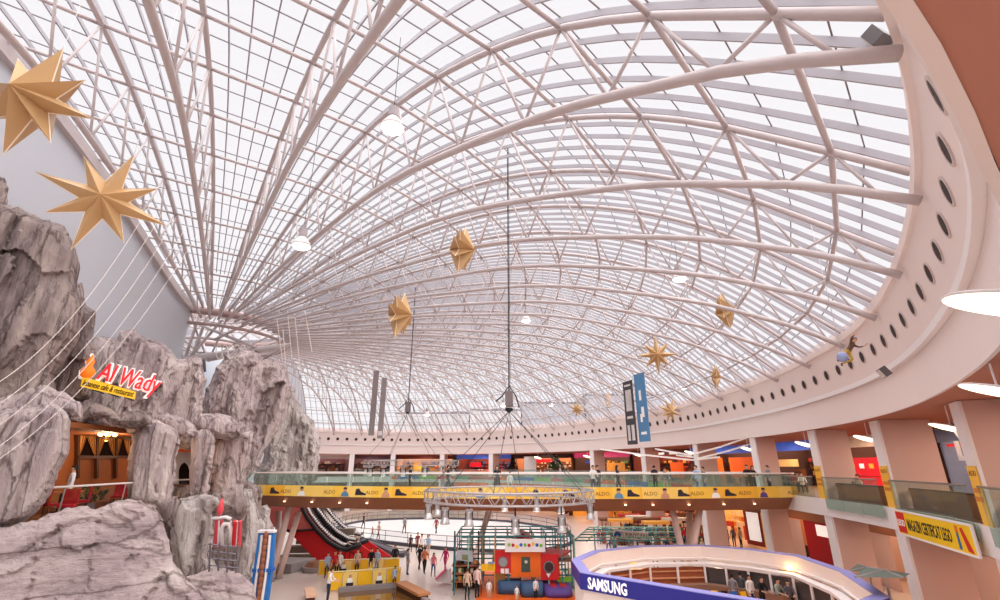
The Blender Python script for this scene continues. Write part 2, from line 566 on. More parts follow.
for k in range(28):
    a0, a1 = 2 * PI * k / 28, 2 * PI * (k + 1) / 28
    e0, e1 = V((math.cos(a0), math.sin(a0), 0)), V((math.cos(a1), math.sin(a1), 0))
    cap.add([HC + e0 * 6.4 + V((0, 0, HZ + 0.9)), HC + e1 * 6.4 + V((0, 0, HZ + 0.9)), HC + V((0, 0, HZ + 1.9))], [(0, 1, 2)])
cap.build('glass_cap', GLR, hub, fix=False)
for k in range(28):
    a0 = 2 * PI * k / 28; e0 = V((math.cos(a0), math.sin(a0), 0))
    MB(ho).bar(HC + e0 * 6.4 + V((0, 0, HZ + 0.75)), HC + V((0, 0, HZ + 1.75)), 0.1, 0.25).build('rafter', STEEL, hub)
for r_ in (2.2, 4.3): MB(ho).path(circ(r_, HZ + 1.85 - r_ * 0.17 - 0.2), 0.07, 6, True).build('cap_ring', STEEL, hub, True)
a, b = W(182, 359, 42), W(287, 346, 42)
MB(ho).tube(a, b, 0.28, 8).build('tie_beam', STEEL, hub, True)
for (x0, y0, x1, y1) in ((181, 308, 181, 357), (200, 312, 186, 356), (207, 316, 193, 355), (222, 320, 190, 357), (186, 318, 240, 342), (200, 325, 262, 350), (214, 340, 250, 322), (290, 344, 262, 360)):
    MB(ho).tube(W(x0, y0, 41), W(x1, y1, 42), 0.13, 6).build('brace', STEEL, hub, True)
MB(ho).tube(W(202, 352, 43), W(203, 372, 43), 0.25, 8).build('post', mat('grey_steel_post', (120, 114, 118), 0.5), hub, True)
# walls under the roof edge
def wall_rib(name, i, d0, d1, base, th):
    ds = [d0 + (d1 - d0) * k / 24 for k in range(25)]
    mb = MB(); rows = []
    n = V((-math.sin(PHI[i]), math.cos(PHI[i]), 0)) * th
    for d in ds:
        p = rp(i, d, UP, GL_UP - 0.5)
        rows.append([V((p.x, p.y, base)), p, p + n, V((p.x + n.x, p.y + n.y, base))])
    mb.sweep(rows)
    return struct(name, mb, WALLG)
wall_rib('wall_left', 0, 6.0, 52, 0, -0.4)
wall_rib('wall_back', NR - 1, 6.0, 58, 0, 0.4)
b = MB(); ds = [6.4 + 43.6 * k / 30 for k in range(31)]
n = V((-math.sin(PHI[0]), math.cos(PHI[0]), 0)) * 0.28
b.sweep([[rp(0, d, UP, -0.55) + n, rp(0, d, UP, -0.05) + n, rp(0, d, UP, -0.05), rp(0, d, UP, -0.55)] for d in ds])
struct('trim_1', b, STEEL)
# infill wall behind the hub
w = MB(); p0 = rp(0, 6.4, UP); p1 = rp(NR - 1, 6.4, UP)
w.prism([(p0.x - 2.5, p0.y - 6, 0), (p1.x - 5, p1.y + 6, 0), (p1.x - 5, p1.y + 6, HZ + 1.2), (p0.x - 2.5, p0.y - 6, HZ + 1.2)], (-0.4, 0, 0))
struct('wall_corner', w, WALLG)
# ------------------------------------------------------------------ ring, galleries, floor
S0, S1 = s_of(-14, -10), STOT - 0.5
struct_o = ring_sweep('trim_ring_upper', [(-0.03, RLIP), (-0.28, RTOP - 0.35), (-0.37, RTOP - 0.3), (-0.37, RTOP), (-0.05, RTOP), (-0.05, RTOP + 0.45), (0.6, RTOP + 0.45), (0.6, RLIP)], S0, S1, RINGW)
struct_o['kind'] = 'structure'; struct_o.name = 'trim_2'
struct_o = ring_sweep('trim_ring_lip', [(-0.12, RLIP - 0.2), (-0.12, RLIP), (0.2, RLIP), (0.2, RLIP - 0.22)], S0, S1, WHITE)
struct_o['kind'] = 'structure'; struct_o.name = 'trim_3'
struct_o = ring_sweep('trim_ring_lower', [(0.0, RLOW), (0.03, RLIP - 0.22), (0.5, RLIP - 0.22), (0.08, RLOW + 0.3), (0.08, RLOW)], S0, S1, RINGW)
struct_o['kind'] = 'structure'; struct_o.name = 'trim_4'
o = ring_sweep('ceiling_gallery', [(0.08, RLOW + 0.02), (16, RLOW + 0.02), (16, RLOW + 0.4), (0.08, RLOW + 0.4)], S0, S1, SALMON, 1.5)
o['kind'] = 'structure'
SG0 = s_of(5.1, 4.9)
o = ring_sweep('floor_gallery', [(0.0, L2 - 0.9), (0.0, L2), (16, L2), (16, L2 - 0.9)], SG0, S1, [WHITE], 1.5)
o['kind'] = 'structure'
o = ring_sweep('wall_gallery', [(14.5, 0), (14.5, RLOW), (14.9, RLOW), (14.9, 0)], SG0, S1, SALW, 1.5)
o['kind'] = 'structure'
o = ring_sweep('floor_gallery_finish', [(0.15, L2), (0.15, L2 + 0.015), (14.5, L2 + 0.015), (14.5, L2)], SG0, S1, mat('brown_gallery_floor', (128, 92, 72), 0.35, var=0.1), 1.5)
o['kind'] = 'structure'
fl = MB().box((0, 45, -0.15), (120, 140, 0.3))
struct('floor', fl, FLOORM)
# buildings outside, seen through the foot of the glass
for i, (px0, px1, py, Y, c) in enumerate([(395, 469, 414, 150, (186, 184, 184)), (522, 584, 404, 150, (164, 164, 170)), (585, 660, 396, 150, (174, 172, 176)), (470, 521, 411, 150, (192, 190, 190))]):
    a, b_ = WY(px0, py, Y), WY(px1, py, Y)
    o = V(((a.x + b_.x) / 2, Y, 0))
    t = thing('building', 'flat grey building outside beyond the foot of the glass dome, %s from the left' % ords[(0, 2, 3, 1)[i]], 'building', o)
    MB(o).box((o.x, Y + 8, a.z / 2), (b_.x - a.x, 16, a.z)).build('wall', mat('facade_%d' % i, c, 0.8, var=0.1, scale=0.2), t)
    MB(o).box((o.x, Y + 8, a.z + 0.3), (b_.x - a.x, 16, 0.6)).build('roof', mat('grey_roof', (110, 108, 116), 0.8), t)
# ------------------------------------------------------------------ artificial rock
from mathutils.geometry import delaunay_2d_cdt
def plane_pt(px, py, P0, n):
    r = ray(px, py); E = V((0, 0, EYE))
    return E + r * ((P0 - E).dot(n) / r.dot(n))
def rock(name, label, poly, d, T, m, n=(0.5, -0.86, 0.0), step=3.2, rough=0.35, jag=2.2, back=1.0, ref=None, seed=0.0, cat='rock', lean=1.0):
    n = V(n).normalized()
    cx = sum(p[0] for p in poly) / len(poly); cy = sum(p[1] for p in poly) / len(poly)
    if ref: cx, cy = ref
    P0 = W(cx, cy, d)
    # roughened outline
    B = []
    for i in range(len(poly)):
        a, b = poly[i], poly[(i + 1) % len(poly)]
        L = math.hypot(b[0] - a[0], b[1] - a[1]); k = max(1, int(L / step))
        for j in range(k):
            t = j / k; x = a[0] + (b[0] - a[0]) * t; y = a[1] + (b[1] - a[1]) * t
            B.append((x + jag * noise.noise((x * 0.13, y * 0.13, seed)) + jag * 0.5 * noise.noise((x * 0.4, y * 0.4, seed + 5)),
                      y + jag * noise.noise((x * 0.13, y * 0.13, seed + 9)) + jag * 0.5 * noise.noise((x * 0.4, y * 0.4, seed + 3))))
    def edist(x, y):
        r = 1e9
        for i in range(len(poly)):
            ax, ay = poly[i]; bx, by = poly[(i + 1) % len(poly)]
            ux, uy = bx - ax, by - ay; q = ux * ux + uy * uy + 1e-9
            t = max(0, min(1, ((x - ax) * ux + (y - ay) * uy) / q))
            r = min(r, math.hypot(ax + ux * t - x, ay + uy * t - y))
        return r
    def inside(x, y):
        c = False; j = len(B) - 1
        for i in range(len(B)):
            if (B[i][1] > y) != (B[j][1] > y) and x < (B[j][0] - B[i][0]) * (y - B[i][1]) / (B[j][1] - B[i][1]) + B[i][0]: c = not c
            j = i
        return c
    xs = [p[0] for p in B]; ys = [p[1] for p in B]
    rnd = random.Random(int(cx * 7 + cy))
    I = []
    y = min(ys)
    while y < max(ys):
        x = min(xs)
        while x < max(xs):
            q = (x + rnd.uniform(-1, 1) * step * 0.35, y + rnd.uniform(-1, 1) * step * 0.35)
            if inside(*q) and edist(*q) > step * 0.8: I.append(q)
            x += step
        y += step
    pts = [V(p) for p in B] + [V(p) for p in I]
    nb = len(B)
    vv, ee, ff, ov, oe, of = delaunay_2d_cdt(pts, [(i, (i + 1) % nb) for i in range(nb)], [], 1, 1e-4)
    R = max(edist(*p) for p in I) if I else 1
    W0 = min(R, 11.0)
    front, backv = [], []
    mpp = d / FPX
    for p in vv:
        e = edist(p.x, p.y); t = min(1.0, e / W0)
        pr = math.sqrt(max(0, 1 - (1 - t) ** 2.6))
        w = plane_pt(p.x, p.y, P0, n)
        q = V((w.x * 0.9, w.y * 0.9, w.z * 0.32))
        dsp = noise.fractal(q * 0.55 + V((seed, 0, 0)), 0.9, 2.1, 5)
        cell = noise.cell(V((q.x * 0.8 + seed, q.y * 0.8, q.z * 1.1)) + V((1, 1, 1)) * 0.5 * noise.noise(q * 1.3))
        fis = abs(noise.noise(V((w.x * 0.7, w.y * 0.7, w.z * 0.1 + seed))))
        crack = -0.8 * max(0, 0.12 - fis) / 0.12
        off = T * pr + (dsp * 0.8 + (cell - 0.5) * 0.55 + crack * 0.55) * rough * min(1, t * 3) * T ** 0.5
        front.append(w + (V((0, 0, EYE)) - w).normalized() * max(off, 0.0))
        backv.append(w - n * (T * back * pr))
    onb = [edist(p.x, p.y) < 1e-3 or False for p in vv]
    bset = set()
    cnt = {}
    for f in ff:
        for i in range(len(f)):
            k = tuple(sorted((f[i], f[(i + 1) % len(f)])))
            cnt[k] = cnt.get(k, 0) + 1
    for k, c in cnt.items():
        if c == 1: bset.update(k)
    mb = MB(P0)
    N = len(vv)
    mp = {}
    vs = list(front)
    for i in range(N):
        if i in bset: mp[i] = i
        else:
            mp[i] = len(vs); vs.append(backv[i])
    fs = [tuple(f) for f in ff] + [tuple(mp[i] for i in reversed(f)) for f in ff]
    mb.add(vs, fs)
    o = mb.build(name, m)
    return tag(o, label, cat, None)

NV = (0.5, -0.86, 0.0)
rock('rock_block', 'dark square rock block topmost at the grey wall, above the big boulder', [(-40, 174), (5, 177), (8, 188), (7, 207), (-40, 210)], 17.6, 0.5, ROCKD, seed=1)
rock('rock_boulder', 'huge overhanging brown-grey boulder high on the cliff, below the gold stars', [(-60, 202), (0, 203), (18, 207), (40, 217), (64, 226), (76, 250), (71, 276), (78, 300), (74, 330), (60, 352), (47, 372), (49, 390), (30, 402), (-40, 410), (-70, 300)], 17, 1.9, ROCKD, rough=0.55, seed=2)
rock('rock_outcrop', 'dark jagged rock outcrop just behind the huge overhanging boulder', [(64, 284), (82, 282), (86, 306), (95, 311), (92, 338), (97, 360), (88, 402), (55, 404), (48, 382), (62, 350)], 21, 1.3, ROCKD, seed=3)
rock('rock_cliff', 'broad fluted rock cliff face behind the red and yellow restaurant sign', [(84, 342), (100, 337), (117, 338), (120, 331), (132, 329), (147, 338), (166, 344), (178, 360), (200, 357), (206, 380), (200, 425), (192, 450), (150, 446), (100, 430), (78, 415), (74, 372)], 27, 1.8, ROCK, rough=0.6, seed=4)
rock('rock_tower', 'tall fluted rock tower standing right under the roof hub', [(226, 356), (240, 349), (257, 351), (263, 359), (284, 362), (291, 385), (285, 420), (270, 442), (256, 470), (246, 482), (222, 462), (203, 440), (196, 424), (204, 395), (215, 370)], 36, 3.0, ROCK, rough=0.6, seed=5)
rock('rock_crag', 'pale jagged crag beside the rock tower, next to the white ring end', [(262, 384), (281, 364), (289, 378), (296, 396), (303, 412), (313, 420), (319, 440), (319, 478), (300, 492), (252, 492), (254, 474), (262, 462), (266, 440), (258, 410)], 46, 3.0, ROCKP, rough=0.6, seed=6)
rock('rock_ledge', 'mauve rock ledge stretched above the first rock pillar and the string lights', [(-30, 402), (10, 396), (40, 385), (62, 391), (82, 404), (80, 418), (42, 413), (20, 422), (-30, 428)], 15.5, 1.0, ROCK, seed=7)
rock('rock_ledge', 'brown rock lintel over the lit restaurant opening', [(62, 412), (68, 399), (80, 403), (92, 400), (110, 408), (120, 414), (136, 409), (152, 413), (151, 423), (136, 429), (120, 427), (104, 419), (88, 421), (80, 427), (64, 427)], 20, 1.4, ROCKD, seed=8)
rock('rock_ledge', 'squarish rock block under the sign, between lintel and second pillar', [(124, 407), (150, 414), (154, 430), (130, 434), (120, 426)], 22, 1.0, ROCK, seed=9)
rock('rock_ledge', 'lumpy rock ledge over the narrow orange restaurant opening', [(156, 416), (168, 412), (188, 420), (198, 428), (194, 437), (180, 441), (170, 433), (157, 426)], 24, 1.0, ROCK, seed=10)
rock('rock_ledge', 'flat layered rock slab jutting out at the foot of the rock tower', [(192, 424), (200, 412), (224, 413), (246, 425), (243, 437), (232, 441), (218, 439), (196, 433)], 27, 1.4, ROCK, seed=11)
rock('rock_pillar', 'wide mauve rock pillar beside the lit restaurant opening, thickest of the pillars', [(-40, 414), (20, 406), (57, 404), (67, 412), (65, 452), (56, 470), (48, 490), (40, 506), (26, 520), (0, 530), (-40, 540)], 14, 1.3, ROCK, seed=12)
rock('rock_pillar', 'rock pillar between the lit restaurant opening and the narrow orange opening', [(132, 434), (137, 424), (150, 419), (160, 421), (178, 430), (180, 440), (176, 460), (175, 480), (171, 503), (155, 508), (126, 503), (128, 460)], 21.5, 1.0, ROCK, seed=13)
rock('rock_pillar', 'slim rock pillar next to the narrow orange restaurant opening', [(191, 442), (194, 430), (213, 430), (215, 448), (209, 484), (207, 500), (189, 498), (190, 460)], 24.5, 0.8, ROCK, seed=14)
rock('rock_pillar', 'leaning rock pillar at the end of the footbridge, carrying the tower foot', [(214, 436), (240, 434), (254, 430), (250, 460), (243, 488), (241, 506), (207, 506), (210, 468)], 28, 1.2, ROCK, seed=15)
rock('rock_mound', 'great pale sloping rock mound below the restaurant balustrade', [(-30, 532), (10, 526), (38, 519), (48, 514), (68, 508), (86, 506), (96, 510), (112, 502), (128, 499), (140, 501), (154, 506), (161, 516), (169, 540), (173, 560), (189, 582), (222, 606), (235, 660), (-60, 680)], 13.0, 1.2, ROCKM, n=(0.42, -0.66, 0.62), step=3.6, rough=0.3, ref=(80, 560), seed=16)
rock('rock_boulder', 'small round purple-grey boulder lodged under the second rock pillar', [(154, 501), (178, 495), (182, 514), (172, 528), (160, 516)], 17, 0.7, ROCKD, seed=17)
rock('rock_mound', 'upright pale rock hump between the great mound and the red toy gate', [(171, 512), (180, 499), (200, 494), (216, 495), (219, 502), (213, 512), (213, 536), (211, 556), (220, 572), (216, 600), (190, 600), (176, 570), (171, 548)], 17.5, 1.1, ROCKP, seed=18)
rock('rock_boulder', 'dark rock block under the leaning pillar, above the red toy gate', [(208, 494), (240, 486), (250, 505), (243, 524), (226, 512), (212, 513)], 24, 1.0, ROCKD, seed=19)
rock('rock_spire', 'pale two-pronged rock spire at the near end of the footbridge', [(238, 488), (251, 489), (256, 508), (261, 516), (263, 506), (268, 504), (273, 530), (270, 560), (262, 600), (240, 620), (234, 570), (242, 530), (238, 510)], 25, 1.0, ROCKP, seed=20)
rock('rock_ledge', 'low pale rock shelf in front of the wire lattice frame', [(184, 578), (214, 566), (240, 573), (254, 585), (260, 640), (186, 640)], 15.5, 0.8, ROCKM, n=(0.3, -0.75, 0.6), seed=21)

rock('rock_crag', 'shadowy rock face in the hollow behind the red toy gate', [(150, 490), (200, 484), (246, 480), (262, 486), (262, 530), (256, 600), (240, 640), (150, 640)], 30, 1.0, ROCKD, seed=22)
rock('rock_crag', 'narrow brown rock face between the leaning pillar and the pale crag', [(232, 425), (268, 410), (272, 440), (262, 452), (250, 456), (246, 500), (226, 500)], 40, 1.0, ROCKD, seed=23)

# ------------------------------------------------------------------ restaurant behind the rock pillars
AMBW = mat('amber_lit_panelling', (148, 86, 46), 0.6, var=0.14, scale=2)
RA, RB = V((-14.2, 13.8, 0)), V((-17.8, 35.4, 0))        # rail line
BA, BB = V((-19.4, 13.5, 0)), V((-21.5, 36.0, 0))      # back wall line
b = MB(); b.prism([(RA.x, RA.y, L2 - 0.3), (RB.x, RB.y, L2 - 0.3), (BB.x, BB.y, L2 - 0.3), (BA.x, BA.y, L2 - 0.3)], (0, 0, 0.3)); o = struct('floor_restaurant', b, DWOOD)
b = MB(); b.prism([(RA.x - 1.4, RA.y, 8.75), (RB.x - 1.2, RB.y, 8.75), (BB.x, BB.y, 8.75), (BA.x, BA.y, 8.75)], (0, 0, 0.2)); struct('ceiling_restaurant', b, AMBW)
bn = V((1, 0.095, 0)).normalized()
b = MB(); b.prism([(BA.x, BA.y, L2), (BB.x, BB.y, L2), (BB.x, BB.y, 8.9), (BA.x, BA.y, 8.9)], (-0.2, 0, 0)); struct('wall_restaurant', b, AMBW)
def bw(px, py, off=0.06):
    return plane_pt(px, py, V((BA.x, BA.y, 7)) + bn * off, bn)
# three curtained windows
cw = [(78, 96), (97, 115), (116, 130)]
wl = ['dark curtained window at the left of the lit restaurant, nearest the thick pillar', 'dark curtained window behind the restaurant chandelier', 'dark curtained window nearest the second rock pillar']
for (x0, x1), lb in zip(cw, wl):
    o0 = bw((x0 + x1) / 2, 445)
    t = thing('curtained_window', lb, 'window', o0, 'curtained windows of the restaurant')
    MB(o0).prism([bw(x0, 456), bw(x1, 456), bw(x1, 432), bw(x0, 432)], bn * 0.04).build('pane', mat('dark_night_pane', (30, 18, 14), 0.7, var=0.02, spec=0.05), t)
    xm = (x0 + x1) / 2
    for sgn, xa in ((-1, x0), (1, x1)):
        c = MB(o0)
        rows = []
        for k in range(13):
            f = k / 12; yy = 432 + 24 * f
            wid = (1 - f) ** 0.8 * 0.5 * (x1 - x0) + 1.2
            rows.append([bw(xa - sgn * wid * j / 8, yy, 0.12 + 0.05 * math.sin(j * 2.4)) for j in range(9)])
        c.sweep(rows, closed=False)
        c.build('curtain', CURT, t, True)
    MB(o0).bar(bw(x0 - 1, 457, 0.15), bw(x1 + 1, 457, 0.15), 0.2, 0.14).build('sill', DWOOD, t)
    MB(o0).bar(bw(x0 - 0.5, 432, 0.12), bw(x0 - 0.5, 478, 0.12), 0.14, 0.14).build('post', DWOOD, t)
# chandelier
c0 = bw(107, 437, 2.2)
t = thing('chandelier', 'glowing amber chandelier hanging in the restaurant', 'chandelier', c0)
MB(c0).tube(c0 + V((0, 0, 0.15)), V((c0.x, c0.y, 8.75)), 0.02, 6).build('rod', DARK, t)
MB(c0).lathe([(0.02, 0.25), (0.1, 0.12), (0.05, 0.0), (0.12, -0.12), (0.02, -0.2)], c0, 10).build('body', mat('brass', (190, 140, 60), 0.3, 0.8), t, True)
for k in range(6):
    a = k * PI / 3; e = c0 + V((0.3 * math.cos(a), 0.3 * math.sin(a), 0.02))
    arm = MB(c0).path([c0, c0 + V((0.17 * math.cos(a), 0.17 * math.sin(a), -0.07)), e], 0.018, 6).build('arm', DARK, t)
    MB(c0).ball(e + V((0, 0, 0.1)), 0.075, 8, sz=1.2).build('bulb', LAMPY, arm, True)
def plight(name, p, e, col, r=0.3):
    l = bpy.data.lights.new(name, 'POINT'); l.energy = e; l.color = col; l.shadow_soft_size = r
    o = bpy.data.objects.new(name, l); COL.objects.link(o); o.location = p
    return o
plight('chandelier_light', c0 + V((0, 0, -0.5)), 110, (1.0, 0.7, 0.42))
plight('restaurant_light', W(170, 455, 27), 60, (1.0, 0.6, 0.38))
# balustrade of the restaurant
t = thing('glass_balustrade', 'low glass balustrade along the restaurant terrace above the rock mound', 'balustrade', (RA.x, RA.y, L2))
for k in range(6):
    p, q = RA.lerp(RB, k / 6 + 0.004), RA.lerp(RB, (k + 1) / 6 - 0.004)
    MB((RA.x, RA.y, L2)).prism([(p.x, p.y, L2), (q.x, q.y, L2), (q.x, q.y, L2 + 1.02), (p.x, p.y, L2 + 1.02)], (0.02, 0, 0)).build('glass_pane', GLC, t)
    MB((RA.x, RA.y, L2)).tube((p.x, p.y, L2), (p.x, p.y, L2 + 1.05), 0.025, 6).build('post', CHROME, t)
MB((RA.x, RA.y, L2)).tube((RA.x, RA.y, L2 + 1.08), (RB.x, RB.y, L2 + 1.08), 0.035, 8).build('handrail', mat('pale_handrail', (226, 214, 208), 0.4), t, True)
# tables, chairs
def cafe_table(loc, label, top=WOOD, r=0.45):
    t = thing('cafe_table', label, 'table', loc, None)
    x, y, z = loc
    MB(loc).lathe([(r, 0.71), (r, 0.75)], loc, 20).build('table_top', top, t)
    MB(loc).lathe([(0.035, 0.03), (0.035, 0.71)], loc, 8).build('leg', DARK, t)
    MB(loc).lathe([(0.24, 0), (0.22, 0.03)], loc, 14).build('base', DARK, t)
    return t
def chair(loc, label, rz, fabric=REDF, group=None):
    t = thing('restaurant_chair', label, 'chair', loc, group, rz)
    MB().box((0, 0, 0.45), (0.46, 0.46, 0.09)).build('seat', fabric, t)
    MB().box((0, 0.22, 0.74), (0.46, 0.07, 0.5)).build('backrest', fabric, t)
    for sx in (-1, 1):
        for sy in (-1, 1):
            MB().tube((sx * 0.19, sy * 0.19, 0), (sx * 0.19, sy * 0.19, 0.42), 0.022, 6).build('leg', DWOOD, t)
    return t
def onf(px, py, z=0.0, base=L2):
    p = WZ(px, py, base + z); return V((p.x, p.y, base))
cafe_table(onf(62, 492, 0.75), 'round wooden table behind the thick rock pillar on the terrace')
cafe_table(onf(76, 491, 0.75), 'round wooden table beside the bushy terrace plants')
cafe_table(onf(160, 486, 0.75), 'round wooden table behind the second rock pillar')
for px, py, rz, lb in ((55, 500, 2.6, 'red upholstered chair tucked closest to the thick rock pillar'), (68, 501, 0.5, 'red upholstered chair between the two terrace tables'),
                       (82, 497, -0.8, 'orange-lit red chair left of the bushy terrace plants'), (119, 493, 0.4, 'red upholstered chair right of the terrace bushes'), (131, 492, -0.5, 'red upholstered chair nearest the second rock pillar')):
    chair(onf(px, py, 0.6), lb, rz, group='red restaurant chairs')
def bush(name, label, base, h, r, m, n=120, cat='plant', pot=True, leaf=0.12, trunk=False, lights=None, seed=1, mp=None):
    rnd = random.Random(seed)
    t = thing(name, label, cat, base)
    b = V(base); pz = 0.0
    if pot:
        MB(b).lathe([(0.16, 0), (0.22, 0.3), (0.2, 0.3), (0.18, 0.26)], b, 12).build('pot', mp or mat('grey_planter', (150, 140, 136), 0.7), t); pz = 0.28
    s = MB(b)
    for k in range(5):
        a = rnd.uniform(0, 2 * PI)
        s.tube(b + V((0, 0, pz)), b + V((0.35 * r * math.cos(a), 0.35 * r * math.sin(a), pz + h * 0.6)), 0.02, 5)
    if trunk: s.tube(b, b + V((0, 0, h * 0.8)), 0.06, 6)
    s.build('stem', DWOOD, t)
    f = MB(b)
    for k in range(n):
        z = rnd.random(); a = rnd.uniform(0, 2 * PI); rr = r * rnd.uniform(0.3, 1.0) * (math.sin(PI * (0.15 + 0.8 * z)) if not trunk else (1.05 - z))
        c = b + V((rr * math.cos(a), rr * math.sin(a), pz + h * (0.2 + 0.8 * z)))
        u = V((rnd.uniform(-1, 1), rnd.uniform(-1, 1), rnd.uniform(-0.6, 1))).normalized(); w = u.cross(V((0.3, 0.5, 0.8))).normalized()
        L = leaf * rnd.uniform(0.7, 1.4)
        f.add([c - u * L, c + w * L * 0.4, c + u * L, c - w * L * 0.4], [(0, 1, 2, 3)])
    f.build('foliage', m, t, fix=False)
    if lights:
        q = MB(b)
        for k in range(lights[1]):
            z = rnd.random(); a = rnd.uniform(0, 2 * PI); rr = r * (1.05 - z)
            q.ball(b + V((rr * math.cos(a), rr * math.sin(a), pz + h * (0.2 + 0.8 * z))), 0.09, 6)
        q.build('baubles', lights[0], t)
    return t
bush('terrace_bush', 'pale dusty bush behind the restaurant balustrade', onf(101, 494, 0.3), 1.35, 0.7, LEAFP, 240, leaf=0.15, seed=2)
bush('terrace_bush', 'low dark green shrub at the foot of the pale terrace bush', onf(90, 503, 0.3), 0.7, 0.7, LEAF, 140, seed=3)
bush('flowering_plant', 'tall white-flowered plant at the second rock pillar of the restaurant', onf(116, 487, 0.5) + V((0.5, -0.8, 0)), 1.8, 0.65, mat('grey_green_petals', (150, 158, 150), 0.7, var=0.4, scale=9), 240, leaf=0.15, seed=4)
bush('terrace_bush', 'small green shrub growing between the rock humps', WZ(174, 545, 2.8) + V((0, 0.6, 0)), 1.1, 0.4, LEAF, 80, pot=False, seed=5)
# restaurant sign
sp = W(112, 376, 20.2); sn = V((0.36, -0.93, 0)).normalized(); sx = V((0.93, 0.36, 0)).normalized()
t = thing('restaurant_sign', 'lit red and yellow restaurant sign with lamp emblem on the rock ledge', 'sign', sp)
def sg(px, py, off=0.0): return plane_pt(px, py, sp + sn * off, sn)
YB = mat('lit_yellow_sign_board', (240, 190, 50), 0.5, emit=0.35, var=0)
REDL = mat('lit_red_letters', (226, 40, 44), 0.5, emit=0.55, var=0)
WHL = mat('white_letter_backing', (250, 244, 240), 0.5, emit=0.3, var=0)
BRL = mat('brown_letters', (96, 50, 20), 0.6, var=0)
bq = [sg(82, 387), sg(135, 399.5), sg(136, 392), sg(84, 377)]
MB(sp).prism(bq, sn * 0.15).build('tagline_board', YB, t)
q = V(bq[1] - bq[0])
lettering('lebanese cafe & restaurant', 0.34, frame(bq[0] + q * 0.02 + V((0, 0, 0.07)) + sn * 0.17, q, sn), BRL, t, o=sp, depth=0.02, width=q.length * 0.94)
for off, mm, bo in ((0.05, WHL, 0.06), (0.22, REDL, 0.0)):
    lettering('Al Wady', 1.05, frame(sg(98, 380) + V((0, 0, 0.02)) + sn * off, q, sn), mm, t, 'lettering' if bo == 0 else 'letter_backing', o=sp, depth=0.05, bold=bo, width=2.25)
em = sg(90, 368)
MB(sp).lathe([(0.05, -0.44), (0.22, -0.36), (0.26, -0.14), (0.1, 0.07), (0.15, 0.25), (0.05, 0.44), (0.02, 0.55)], em + sn * 0.1, 14).build('emblem', mat('lit_orange_emblem', (240, 120, 30), 0.5, emit=0.4, var=0), t, True)
MB(sp).path([em + V((-0.05, 0, 0.6)), em + V((-0.22, -0.05, 0.32)), em + V((-0.14, 0, 0.09)), em + V((-0.33, -0.05, -0.14)), em + V((-0.27, -0.05, -0.42)), em + V((0.08, 0, -0.52))], 0.05, 6).build('emblem_outline', WHL, t, True)
for k in range(3):
    p = bq[0].lerp(bq[1], 0.2 + 0.3 * k)
    MB(sp).tube(p, p - sn * 1.2, 0.03, 6).build('bracket', DARK, t)

an = bw(184, 460, 0.1)
t = thing('arched_doorway', 'orange and white wall with a dark arch, in the narrow restaurant opening', 'doorway', an)
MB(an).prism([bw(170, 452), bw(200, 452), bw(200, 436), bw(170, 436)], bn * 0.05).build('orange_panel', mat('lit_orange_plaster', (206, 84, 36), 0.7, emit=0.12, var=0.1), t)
MB(an).prism([bw(170, 484), bw(200, 484), bw(200, 452), bw(170, 452)], bn * 0.04).build('white_panel', mat('cream_plaster', (216, 204, 196), 0.7), t)
ap_ = [(179, 484), (179, 470), (181, 465), (184, 462.5), (187, 465), (189, 470), (189, 484)]
MB(an).prism([bw(x, y, 0.12) for x, y in ap_], bn * 0.03).build('dark_arch', mat('dark_night_pane', (30, 18, 14), 0.7), t)

# ------------------------------------------------------------------ ring fittings
vp, vn = at_s(s_of(10.2, 10.1))
SV0, SV1 = s_of(5.6, 4.9), S1 - 6
nv = int((SV1 - SV0) / 1.55)
VM = mat('dark_vent_hole', (58, 44, 42), 0.7, var=0.05)
VR = mat('vent_rim', (206, 188, 182), 0.5, var=0.02)
first_v = None
for k in range(nv + 1):
    s_ = SV0 + (SV1 - SV0) * k / nv
    p, n = at_s(s_)
    z = RLIP + 0.85
    off = -0.03 - 0.25 * (z - RLIP) / (RTOP - 0.35 - RLIP)
    c = V((p.x + n.x * off, p.y + n.y * off, z))
    a = math.atan2(n.y, n.x)
    if first_v is None:
        t = thing('porthole_vent', 'round dark vent hole in the upper band of the white ring', 'vent', c, 'round vents along the white ring')
        Rm = Matrix.Rotation(PI / 2, 3, 'Y')
        MB().lathe([(0.24, -0.06), (0.24, 0.03), (0.29, 0.03), (0.29, -0.06)], (0, 0, 0), 18, M=Rm).build('rim', VR, t)
        MB().lathe([(0.235, -0.03), (0.235, 0.02)], (0, 0, 0), 18, M=Rm).build('grille', VM, t)
        t.rotation_euler = (0, math.radians(7.7), a + PI)
        first_v = t
    else:
        c2 = dup(first_v, c); c2.rotation_euler = (0, math.radians(7.7), a + PI)
